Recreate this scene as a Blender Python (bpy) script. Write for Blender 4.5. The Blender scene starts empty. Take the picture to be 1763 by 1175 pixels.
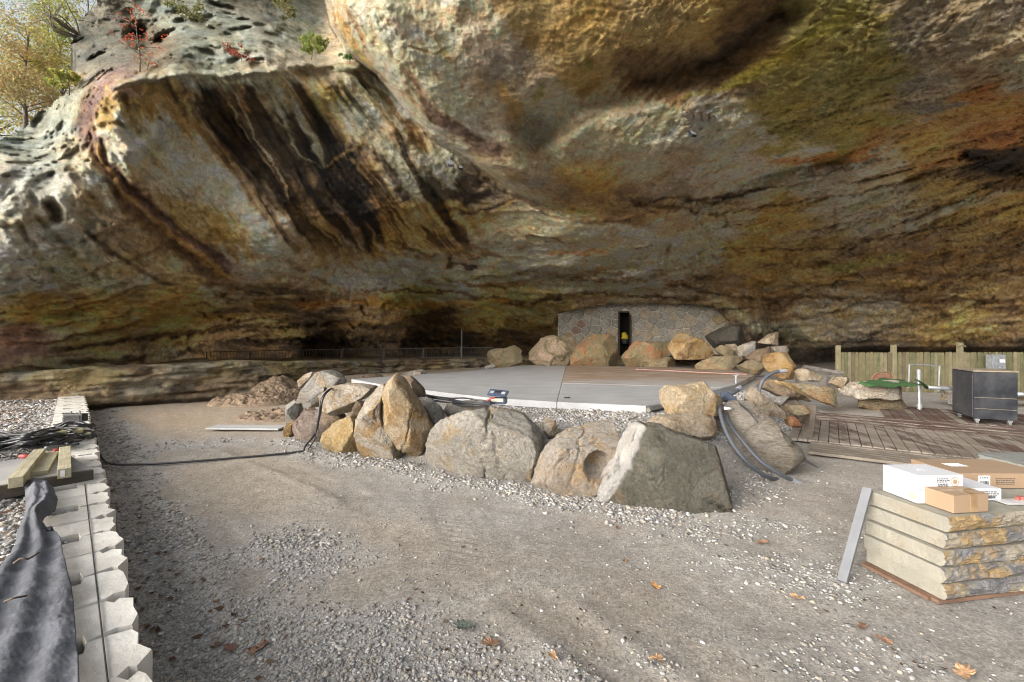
import bpy, bmesh, math, random
import numpy as np
from mathutils import Vector, Matrix
R = math.radians
scn = bpy.context.scene
col = scn.collection

# ------------------------------------------------------------------ camera, light, exposure
F, CX, CY, EYE = 759.0, 881.5, 588.0, 1.7          # focal length and principal point in photo pixels, eye height in metres
cam_d = bpy.data.cameras.new('camera'); cam = bpy.data.objects.new('camera', cam_d); col.objects.link(cam)
cam.location = (0, 0, EYE); cam.rotation_euler = (R(90), 0, 0)
cam_d.sensor_width = 36; cam_d.lens = 36*F/1763; cam_d.clip_end = 2000; cam_d.clip_start = 0.05
cam_d.shift_y = (CY-587.5)/1763
scn.camera = cam
world = bpy.data.worlds.new('World'); scn.world = world; world.use_nodes = True
wn = world.node_tree; bg = wn.nodes['Background']
sky = wn.nodes.new('ShaderNodeTexSky'); sky.sky_type = 'NISHITA'; sky.sun_disc = False
SUN_DIR = Vector((-0.76, -0.60, 0.26)).normalized()      # from the scene towards the sun
sky.sun_elevation = math.asin(SUN_DIR.z); sky.sun_rotation = math.atan2(SUN_DIR.x, SUN_DIR.y)
sky.air_density = 1.0; sky.dust_density = 7.0; sky.ozone_density = 1.0
hs = wn.nodes.new('ShaderNodeHueSaturation'); hs.inputs['Saturation'].default_value = .35; wn.links.new(sky.outputs[0], hs.inputs['Color']); wn.links.new(hs.outputs[0], bg.inputs[0]); bg.inputs[1].default_value = 0.15
sun_d = bpy.data.lights.new('sun', 'SUN'); sun_d.energy = 1.45; sun_d.angle = R(75); sun_d.color = (1, .97, .93)
sun = bpy.data.objects.new('sun', sun_d); col.objects.link(sun)
sun.rotation_euler = SUN_DIR.to_track_quat('Z', 'Y').to_euler()
vs = scn.view_settings; vs.view_transform = 'Standard'; vs.look = 'None'; vs.gamma = 1; vs.exposure = 1.5
scn.render.engine = 'CYCLES'; scn.cycles.max_bounces = 8; scn.cycles.diffuse_bounces = 6; scn.cycles.use_denoising = True; scn.cycles.filter_width = 1.1

# ------------------------------------------------------------------ helpers
rng = np.random.RandomState(7); random.seed(7)
_T = rng.rand(64, 64, 64)
def vnoise(p):
    i = np.floor(p).astype(np.int64); f = p-i; f = f*f*f*(f*(f*6-15)+10)
    x0, y0, z0 = (i[:, k] & 63 for k in range(3)); x1, y1, z1 = (x0+1) & 63, (y0+1) & 63, (z0+1) & 63
    fx, fy, fz = f[:, 0], f[:, 1], f[:, 2]
    a = _T[x0, y0, z0]*(1-fx)+_T[x1, y0, z0]*fx; b = _T[x0, y1, z0]*(1-fx)+_T[x1, y1, z0]*fx
    c = _T[x0, y0, z1]*(1-fx)+_T[x1, y0, z1]*fx; d = _T[x0, y1, z1]*(1-fx)+_T[x1, y1, z1]*fx
    return ((a*(1-fy)+b*fy)*(1-fz)+(c*(1-fy)+d*fy)*fz)*2-1
_rot = np.array(Matrix.Rotation(0.9, 3, Vector((1, 2, 3)).normalized()))
def fbm(p, oct=4, gain=.5, ridged=False):
    p = np.asarray(p, float); s = 0; a = 1.0; t = 0
    for _ in range(oct):
        n = vnoise(p)
        if ridged: n = 1-2*np.abs(n)
        s = s+a*n; t += a; a *= gain; p = p@_rot*2.03+11.7
    return s/t
def worley(p):
    i = np.floor(p).astype(np.int64); best = np.full(len(p), 9.)
    for dx in (-1, 0, 1):
        for dy in (-1, 0, 1):
            for dz in (-1, 0, 1):
                c = i+np.array([dx, dy, dz]); u = c & 63
                q = np.stack([_T[u[:, 0], u[:, 1], u[:, 2]], _T[u[:, 1], u[:, 2], u[:, 0]], _T[u[:, 2], (u[:, 0]+7) & 63, u[:, 1]]], 1)
                best = np.minimum(best, ((c+q-p)**2).sum(1))
    return np.sqrt(best)
def sstep(a, b, x): t = np.clip((x-a)/(b-a), 0, 1); return t*t*(3-2*t)
def at(px, py, d): return Vector(((px-CX)/F*d, d, EYE-(py-CY)/F*d))
def gd(py, z=0): return F*(EYE-z)/(py-CY)
def gp(px, py, z=0): return at(px, py, gd(py, z))
class TPS:                                          # thin plate spline through (x, y, value)
    def __init__(s, pts):
        P = np.array(pts, float); s.X = P[:, :2]/400; v = P[:, 2]; n = len(P)
        A = np.zeros((n+3, n+3)); A[:n, :n] = s.k(s.X, s.X)+np.eye(n)*1e-4; A[:n, n] = 1; A[:n, n+1:] = s.X; A[n, :n] = 1; A[n+1:, :n] = s.X.T
        s.w = np.linalg.solve(A, np.r_[v, 0, 0, 0])
    def k(s, a, b):
        r2 = ((a[:, None, :]-b[None, :, :])**2).sum(-1); return .5*r2*np.log(r2+1e-9)
    def __call__(s, q):
        q = np.asarray(q, float)/400; out = np.empty(len(q))
        for i in range(0, len(q), 40000):
            c = q[i:i+40000]; out[i:i+40000] = s.k(c, s.X)@s.w[:-3]+s.w[-3]+c@s.w[-2:]
        return out
def pl_dist(q, pts):                                # distance to a polyline, and the fraction along it
    pts = np.asarray(pts, float); best = np.full(len(q), 1e9); par = np.zeros(len(q)); n = len(pts)-1
    for i in range(n):
        a, b = pts[i], pts[i+1]; ab = b-a; t = np.clip(((q-a)@ab)/(ab@ab), 0, 1)
        d = np.hypot(*(q-a-t[:, None]*ab).T); m = d < best; best[m] = d[m]; par[m] = (i+t[m])/n
    return best, par
def in_poly(q, poly):
    poly = np.asarray(poly, float); x, y = q[:, 0], q[:, 1]; ins = np.zeros(len(q), bool); n = len(poly)
    for i in range(n):
        (x1, y1), (x2, y2) = poly[i], poly[(i+1) % n]
        c = ((y1 > y) != (y2 > y)) & (x < (x2-x1)*(y-y1)/(y2-y1+1e-12)+x1); ins ^= c
    return ins
def tag(o, label=None, cat=None, group=None, kind=None):
    if label: o['label'] = label
    if cat: o['category'] = cat
    if group: o['group'] = group
    if kind: o['kind'] = kind
    return o
def link(name, me, mat=None, parent=None, loc=None):
    o = bpy.data.objects.new(name, me); col.objects.link(o)
    if mat and not me.materials: me.materials.append(mat)
    if parent: o.parent = parent
    if loc is not None: o.location = loc
    return o
def mesh_np(name, V, Fc, smooth=False, cols=None):
    me = bpy.data.meshes.new(name); V = np.asarray(V, np.float32); Fc = np.asarray(Fc, np.int32)
    k = Fc.shape[1]; me.vertices.add(len(V)); me.vertices.foreach_set('co', V.ravel())
    me.loops.add(Fc.size); me.loops.foreach_set('vertex_index', Fc.ravel())
    me.polygons.add(len(Fc)); me.polygons.foreach_set('loop_start', np.arange(0, Fc.size, k, dtype=np.int32))
    if cols is not None:
        a = me.color_attributes.new('tint', 'FLOAT_COLOR', 'POINT')
        a.data.foreach_set('color', np.c_[cols, np.ones(len(cols))].astype(np.float32).ravel())
    me.update(calc_edges=True); me.validate()
    if smooth: me.polygons.foreach_set('use_smooth', np.ones(len(me.polygons), bool))
    return me
class MB:                                           # collects simple solids into one mesh
    def __init__(s): s.V = []; s.F = []
    def add(s, V, Fc):
        b = len(s.V); s.V += [tuple(v) for v in V]; s.F += [tuple(b+i for i in f) for f in Fc]; return s
    def box(s, c, size, M=None, taper=1.0):
        hx, hy, hz = (q/2 for q in size); c = Vector(c); V = []
        for z, t in ((-hz, 1), (hz, taper)):
            for x, y in ((-hx, -hy), (hx, -hy), (hx, hy), (-hx, hy)):
                v = Vector((x*t, y*t, z)); v = (M@v if M else v)+c; V.append(v)
        return s.add(V, [(3, 2, 1, 0), (4, 5, 6, 7), (0, 1, 5, 4), (1, 2, 6, 5), (2, 3, 7, 6), (3, 0, 4, 7)])
    def tube(s, pts, r, n=8, cap=True, r1=None):
        pts = [Vector(p) for p in pts]; m = len(pts); V = []; Fc = []; up = Vector((0, 0, 1)); side = None
        for i, p in enumerate(pts):
            t = (pts[min(i+1, m-1)]-pts[max(i-1, 0)]).normalized()
            if side is None: side = t.cross(up if abs(t.z) < .9 else Vector((1, 0, 0))).normalized()
            side = (side-t*side.dot(t)).normalized(); w = t.cross(side)
            rr = r if r1 is None else r+(r1-r)*i/max(m-1, 1)
            for k in range(n):
                a = 2*math.pi*k/n; V.append(p+(side*math.cos(a)+w*math.sin(a))*rr)
        for i in range(m-1):
            for k in range(n): Fc.append((i*n+k, i*n+(k+1) % n, (i+1)*n+(k+1) % n, (i+1)*n+k))
        if cap: Fc.append(tuple(range(n))[::-1]); Fc.append(tuple((m-1)*n+k for k in range(n)))
        return s.add(V, Fc)
    def prism(s, poly, z0, z1):                     # poly of (x, y), counter-clockwise
        n = len(poly); V = [(x, y, z0) for x, y in poly]+[(x, y, z1) for x, y in poly]
        return s.add(V, [tuple(range(n))[::-1], tuple(range(n, 2*n))]+[(i, (i+1) % n, n+(i+1) % n, n+i) for i in range(n)])
    def build(s, name, mat, parent=None, loc=None, smooth=False, bevel=0):
        me = bpy.data.meshes.new(name); me.from_pydata([tuple(v) for v in s.V], [], s.F); me.update()
        if bevel:
            bm = bmesh.new(); bm.from_mesh(me); bmesh.ops.bevel(bm, geom=bm.edges[:], offset=bevel, segments=2, affect='EDGES', profile=.6); bm.to_mesh(me); bm.free()
        if smooth: me.polygons.foreach_set('use_smooth', np.ones(len(me.polygons), bool))
        return link(name, me, mat, parent, loc)
def empty(name, loc, rz=0):
    o = bpy.data.objects.new(name, None); col.objects.link(o); o.location = loc; o.rotation_euler.z = rz; o.empty_display_size = .2; return o
def curve_pts(P, n=10):                             # Catmull-Rom through points
    P = [Vector(p) for p in P]; Q = [2*P[0]-P[1]]+P+[2*P[-1]-P[-2]]; out = []
    for i in range(1, len(Q)-2):
        for k in range(n):
            t = k/n; a, b, c, d = Q[i-1:i+3]
            out.append(.5*((2*b)+(c-a)*t+(2*a-5*b+4*c-d)*t*t+(3*b-a-3*c+d)*t**3))
    return out+[P[-1]]

# ------------------------------------------------------------------ materials
def mat_new(name):
    m = bpy.data.materials.new(name); m.use_nodes = True; nt = m.node_tree; return m, nt, nt.nodes['Principled BSDF']
def N(nt, t, **kw):
    n = nt.nodes.new(t)
    for k, v in kw.items():
        if k in n.inputs: n.inputs[k].default_value = v
        else: setattr(n, k, v)
    return n
def rgb(c): return (c[0], c[1], c[2], 1)
def mixc(nt, fac, a, b, mode='MIX'):
    n = nt.nodes.new('ShaderNodeMix'); n.data_type = 'RGBA'; n.blend_type = mode
    for s, v in ((n.inputs[0], fac), (n.inputs[6], a), (n.inputs[7], b)):
        if hasattr(v, 'links') or isinstance(v, bpy.types.NodeSocket): nt.links.new(v, s)
        elif isinstance(v, (int, float)): s.default_value = v
        else: s.default_value = rgb(v)
    return n.outputs[2]
def ramp(nt, fac, lo, hi):
    n = N(nt, 'ShaderNodeMapRange'); n.inputs[1].default_value = lo; n.inputs[2].default_value = hi; nt.links.new(fac, n.inputs[0]); return n.outputs[0]
def noise_out(nt, vec, scale, detail=6, rough=.6, dist=0):
    n = N(nt, 'ShaderNodeTexNoise'); n.inputs['Scale'].default_value = scale; n.inputs['Detail'].default_value = detail
    n.inputs['Roughness'].default_value = rough; n.inputs['Distortion'].default_value = dist; nt.links.new(vec, n.inputs['Vector']); return n.outputs[0]
def coords(nt, shift=True, scale=(1, 1, 1)):
    tc = N(nt, 'ShaderNodeTexCoord'); mp = N(nt, 'ShaderNodeMapping'); mp.inputs['Scale'].default_value = scale
    nt.links.new(tc.outputs['Object'], mp.inputs[0])
    if shift:
        oi = N(nt, 'ShaderNodeObjectInfo'); mu = N(nt, 'ShaderNodeMath', operation='MULTIPLY'); mu.inputs[1].default_value = 60
        nt.links.new(oi.outputs['Random'], mu.inputs[0]); nt.links.new(mu.outputs[0], mp.inputs['Location'])
    return mp.outputs[0]
def bump(nt, bs, h, strength, dist, prev=None):
    b = N(nt, 'ShaderNodeBump'); b.inputs['Strength'].default_value = strength; b.inputs['Distance'].default_value = dist
    nt.links.new(h, b.inputs['Height'])
    if prev: nt.links.new(prev, b.inputs['Normal'])
    nt.links.new(b.outputs[0], bs.inputs['Normal']); return b.outputs[0]
def rock_mat(name, c1, c2, c3, sc=3.0, crack=.5, stretch=(1, 1, 1)):
    m, nt, bs = mat_new(name); v = coords(nt, True, stretch)
    a = ramp(nt, noise_out(nt, v, sc, 7, .68, .8), .43, .55); b = ramp(nt, noise_out(nt, v, sc*1.1, 9, .72, 1.2), .50, .60); f = ramp(nt, noise_out(nt, v, sc*16, 6, .75), .3, .7)
    c = mixc(nt, a, c1, c2); c = mixc(nt, b, c, c3)
    dk = N(nt, 'ShaderNodeMapRange'); nt.links.new(f, dk.inputs[0]); dk.inputs[3].default_value = .5; dk.inputs[4].default_value = 1.25
    c = mixc(nt, 1.0, c, dk.outputs[0], 'MULTIPLY')
    sp = ramp(nt, noise_out(nt, v, sc*5, 8, .8), .58, .66); c = mixc(nt, sp, c, [q*.45 for q in c1])
    nt.links.new(c, bs.inputs['Base Color']); bs.inputs['Roughness'].default_value = .9
    n1 = bump(nt, bs, noise_out(nt, v, sc*2.5, 10, .72, .9), .9, .24)
    mu = noise_out(nt, v, sc*9, 6, .75); bump(nt, bs, mu, .8, .05, n1)
    return m
def plain(name, c, rough=.6, metal=0, var=.25, sc=12, bmp=0.0, stretch=(1, 1, 1), c2=None, lo=.35, hi=.65):
    m, nt, bs = mat_new(name); v = coords(nt, True, stretch); f = ramp(nt, noise_out(nt, v, sc, 6, .65), lo, hi)
    c = mixc(nt, f, c if c2 else [q*(1-var) for q in c], c2 if c2 else [min(1, q*(1+var)) for q in c])
    nt.links.new(c, bs.inputs['Base Color']); bs.inputs['Roughness'].default_value = rough; bs.inputs['Metallic'].default_value = metal
    if bmp: bump(nt, bs, noise_out(nt, v, sc*3, 6, .7), .5, bmp)
    return m
def wood(name, c1, c2, rough=.75):
    m, nt, bs = mat_new(name); v = coords(nt, True, (1.2, 14, 14)); f = ramp(nt, noise_out(nt, v, 3, 8, .65, .5), .35, .65)
    v2 = coords(nt, True, (1, 1, 1)); g = ramp(nt, noise_out(nt, v2, 5, 4, .6), .4, .65)
    c = mixc(nt, f, c1, c2); c = mixc(nt, g, c, [q*.6 for q in c1])
    nt.links.new(c, bs.inputs['Base Color']); bs.inputs['Roughness'].default_value = rough; bump(nt, bs, f, .4, .004); return m
# ------------------------------------------------------------------ the rock shelter
A_PTS = [(560,0,9.2),(600,0,9.0),(700,0,8.7),(880,0,8.5),(1100,0,8.3),(1300,0,8.1),(1500,0,8.1),(1763,0,8.3),(600,90,9.6),(700,180,10.4),(700,110,9.5),(850,120,9.4),(1000,100,9.3),(1240,110,9.6),
 (760,245,11.4),(850,300,12.6),(950,345,14),(850,220,11),(1000,230,11.4),(1100,200,10.8),(1200,200,11),(1400,150,9.8),(1600,150,9.7),(1763,180,10.2),(1400,260,12.2),(1250,280,13),
 (1080,310,13.4),(1000,400,17),(1200,400,17.5),(1400,350,14.6),(1600,320,13.2),(1763,320,13.2),(1400,430,17),(1600,430,15.6),(1763,420,14.6),(1200,470,21.5),(1400,500,19.5),(1600,500,17),(1763,500,15.6),
 (1250,540,27),(1400,545,19.8),(1500,560,18),(1763,560,16),(1500,592,17.5),(1763,596,16),(1300,585,27),(1000,500,25),(1000,560,29),(2300,0,11),(2300,300,14),(2300,560,17),(2900,0,14),(2900,600,20),
 (560,-200,7.6),(1200,-300,6.4),(1763,-300,7),(900,-700,4.6),(1763,-800,4.8),(2700,-700,9),(600,-800,4.8),(1300,-1100,3.9),(850,480,24)]
B_PTS = [(0,300,9.6),(0,400,9.3),(0,500,9.6),(0,600,10.2),(0,680,10.6),(100,300,9.9),(100,420,10.2),(100,520,11),(100,600,11.4),(150,690,12.4),(150,640,12.4),(150,590,12),(250,690,13.4),(250,625,13.4),(250,590,14),
 (100,200,11.5),(140,250,10.6),(210,145,10.6),(300,120,11.2),(450,110,12),(600,110,14),(700,130,16),(180,210,10.4),(260,180,11.6),(230,260,11.0),(300,200,12.2),(300,320,12),(400,200,13.2),(400,330,13),(550,200,14.2),(650,230,14.6),
 (200,430,11),(300,450,12.5),(400,450,13.8),(470,410,13.4),(500,470,15.2),(600,300,14.8),(600,400,16),(700,350,16),(800,330,16.6),(880,380,18.4),(760,260,15.6),(700,430,19),(600,470,19),(800,470,22),(900,500,25),(1000,450,21),
 (950,400,18),(1100,420,18.5),(300,530,13.6),(400,540,17),(500,535,19),(600,540,21.5),(800,540,25.5),(950,540,28.5),(400,600,24),(520,600,28),(700,600,32.5),(850,600,33.5),(950,600,33.5),(1100,560,30),(1250,560,30),
 (400,660,22),(700,660,27),(1000,660,30),(1000,350,15),(1150,350,15.6),
 (140,60,13.2),(140,0,13.4),(250,70,13),(400,50,13.8),(550,50,17),(250,-200,13.4),(500,-300,14.5),(0,-300,15),(60,230,11.4),(-300,300,9),(-300,600,10),(-700,300,8),(-700,650,9),(700,-300,14),(300,-900,14),(0,240,10.6)]
LIP = [(480,-1300),(500,-700),(530,-250),(560,-5),(572,45),(598,88),(650,128),(700,188),(742,236),(800,272),(870,318),(915,345),(952,358),(1000,350),(1060,340),(1200,330),(1500,330),(3000,330)]
tA = TPS([(x, y, math.log(d)) for x, y, d in A_PTS]); tB = TPS([(x, y, math.log(d)) for x, y, d in B_PTS])
SKYLINE = [(-2000,300),(-400,285),(-60,262),(0,244),(22,232),(45,222),(62,196),(80,180),(112,160),(128,138),(131,100),(130,60),(136,34),(150,14),(165,-10),(190,-60),(170,-200),(120,-500),(100,-1300),(-2500,-1300)]

HUT = [(940,660),(950,560),(965,538),(1000,531),(1050,524),(1190,524),(1230,529),(1250,548),(1259,562),(1280,600),(1290,660)]
def world_of(q, d): return np.c_[(q[:, 0]-CX)/F*d, d, EYE-(q[:, 1]-CY)/F*d]
def lip_dist(q):
    d, par = pl_dist(q, LIP); side = in_poly(q, LIP+[(3000, -1300)]); return np.where(side, d, -d)
def smooth_depth(q):
    s = lip_dist(q); w = 3.5+np.clip(q[:, 0]-925, 0, 600)*.42
    t = sstep(-w, w, s); a = np.exp(np.clip(tA(q), 1.1, 3.45)); b = np.exp(np.clip(tB(q), 1.9, 3.55))
    roll = np.where(q[:, 0] < 1000, np.exp(-np.clip(s, 0, None)/16.), 0)*(1-sstep(900, 1000, q[:, 0]))
    a = a*(1+.07*roll)
    d_ = a*t+b*(1-t); ih = in_poly(q, HUT); nr = (q[:, 0] > 985) & (q[:, 0] < 1400) & (q[:, 1] > 440) & ~ih; lim_ = 27.2-.02*np.clip(q[:, 0]-1235, 0, 200)+40*(1-sstep(440, 505, q[:, 1]))+14*sstep(1290, 1400, q[:, 0]); d_ = np.where(nr, np.minimum(d_, lim_), d_); d_ = np.where(ih, np.maximum(d_, 31), d_)
    hang = 1+.18*sstep(597, 606, q[:, 1])*sstep(1380, 1450, q[:, 0])
    return d_*hang, t

# strokes: (points in the photograph's frame, width at both ends, colour, strength, relief in metres)
TAN, PALE, LICH, OCH, BRN, DRK = (.40,.315,.215), (.52,.44,.335), (.27,.30,.25), (.37,.23,.085), (.20,.14,.08), (.055,.043,.033)
OLV, GRYD, PINK, GRN, RUST, MAUV = (.20,.18,.065), (.19,.17,.135), (.45,.36,.275), (.15,.20,.05), (.33,.15,.06), (.19,.13,.125)
OCB, WHT, BLK, CHO = (.29,.205,.09), (.60,.54,.45), (.03,.026,.022), (.115,.08,.045)
BASE = [(600,20,TAN),(640,60,PINK),(700,60,PALE),(760,100,PALE),(720,170,PINK),(830,60,PINK),(800,180,PINK),(870,140,GRYD),(900,30,OCB),(930,180,PINK),(1000,60,OCB),(1000,140,OCB),(1100,40,OCB),(1200,20,OCB),
 (1290,50,CHO),(1400,60,OLV),(1500,100,OLV),(1600,60,GRYD),(1700,80,GRYD),(1763,140,TAN),(1500,200,OLV),(1350,150,OLV),(1600,170,GRYD),(1700,190,RUST),(1763,190,RUST),(1600,245,OCH),(1250,130,CHO),(1100,125,CHO),(1150,150,CHO),
 (1040,180,TAN),(1000,230,TAN),(1100,200,TAN),(1190,235,PINK),(1160,280,GRYD),(1240,200,PALE),(1350,225,OLV),(1450,245,OLV),(1400,295,PINK),(1300,300,PINK),(1500,290,PINK),(1480,270,RUST),(1720,280,BLK),(1600,300,OCB),(1450,345,PINK),(1350,370,OCH),
 (1550,350,TAN),(1650,370,OCB),(1763,360,OCH),(1763,430,BRN),(1600,430,BRN),(1500,470,BRN),(1400,440,OCB),(1300,440,OCH),(1230,410,TAN),(1250,480,BRN),(1500,540,GRYD),(1650,560,OCB),(1400,560,GRYD),(1763,560,BRN),(1340,520,CHO),(1600,500,CHO),
 (1100,300,TAN),(1020,330,OCH),(1080,360,BRN),(1000,400,TAN),(1100,430,PINK),(900,400,TAN),(850,440,TAN),(950,455,PINK),(1000,490,TAN),(700,470,PINK),(610,490,PINK),(800,500,TAN),(900,522,OCB),(1000,525,BRN),(700,512,OCH),(850,545,OCH),(820,530,OCH),(650,555,BRN),
 (750,580,CHO),(900,590,CHO),(940,540,OCB),(500,520,CHO),(480,545,OCB),(420,565,BRN),(300,545,OCH),(180,520,OCH),(50,530,OCH),(40,590,MAUV),(150,585,OCB),(250,600,BRN),(120,625,TAN),(60,655,TAN),(200,660,TAN),(300,650,TAN),(400,640,CHO),(600,640,CHO),(850,640,CHO),(650,597,DRK),(520,592,DRK),(800,599,DRK),(900,600,DRK),(420,597,DRK),(1500,613,BLK),(1650,613,BLK),(1763,613,BLK),(1400,606,BLK),(1330,604,BLK),(1290,600,DRK),  # near-black points: black staining plus painted shade in the recess and fence cavity
 (20,320,PALE),(80,350,TAN),(60,420,PALE),(20,480,WHT),(150,450,LICH),(250,480,TAN),(200,400,TAN),(300,500,OCB),(110,290,LICH),(40,250,LICH),(100,200,LICH),(170,120,GRYD),(150,60,GRYD),(250,80,BRN),(300,30,LICH),(400,60,LICH),(500,50,LICH),(450,20,GRYD),(350,115,LICH),
 (480,112,PALE),(560,112,TAN),(200,150,MAUV),(190,200,OCB),(260,180,OCB),(320,180,OCB),(400,170,BRN),(470,150,LICH),(520,170,BRN),(570,170,OLV),(620,190,LICH),(640,230,TAN),(220,245,WHT),(180,240,PALE),(120,300,PALE),(270,220,PALE),(330,265,PALE),(270,310,TAN),(200,300,PALE),
 (350,300,PINK),(400,340,PALE),(450,390,PINK),(470,420,PINK),(380,400,OCB),(300,380,OCB),(400,450,PALE),(500,450,TAN),(430,280,CHO),(480,250,DRK),(540,250,DRK),(600,300,DRK),(650,320,BRN),(700,300,LICH),(680,270,DRK),(760,300,LICH),(790,320,DRK),(850,310,TAN),(600,380,DRK),
 (540,370,OCB),(520,320,CHO),(660,380,OCH),(720,390,OCB),(780,370,OCH),(800,420,BRN),(-300,400,PALE),(-300,600,OCB),(2300,100,OLV),(2300,400,BRN),(1000,-300,OCB),(1763,-300,OLV),(300,-300,LICH),(650,-300,PALE)]
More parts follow.
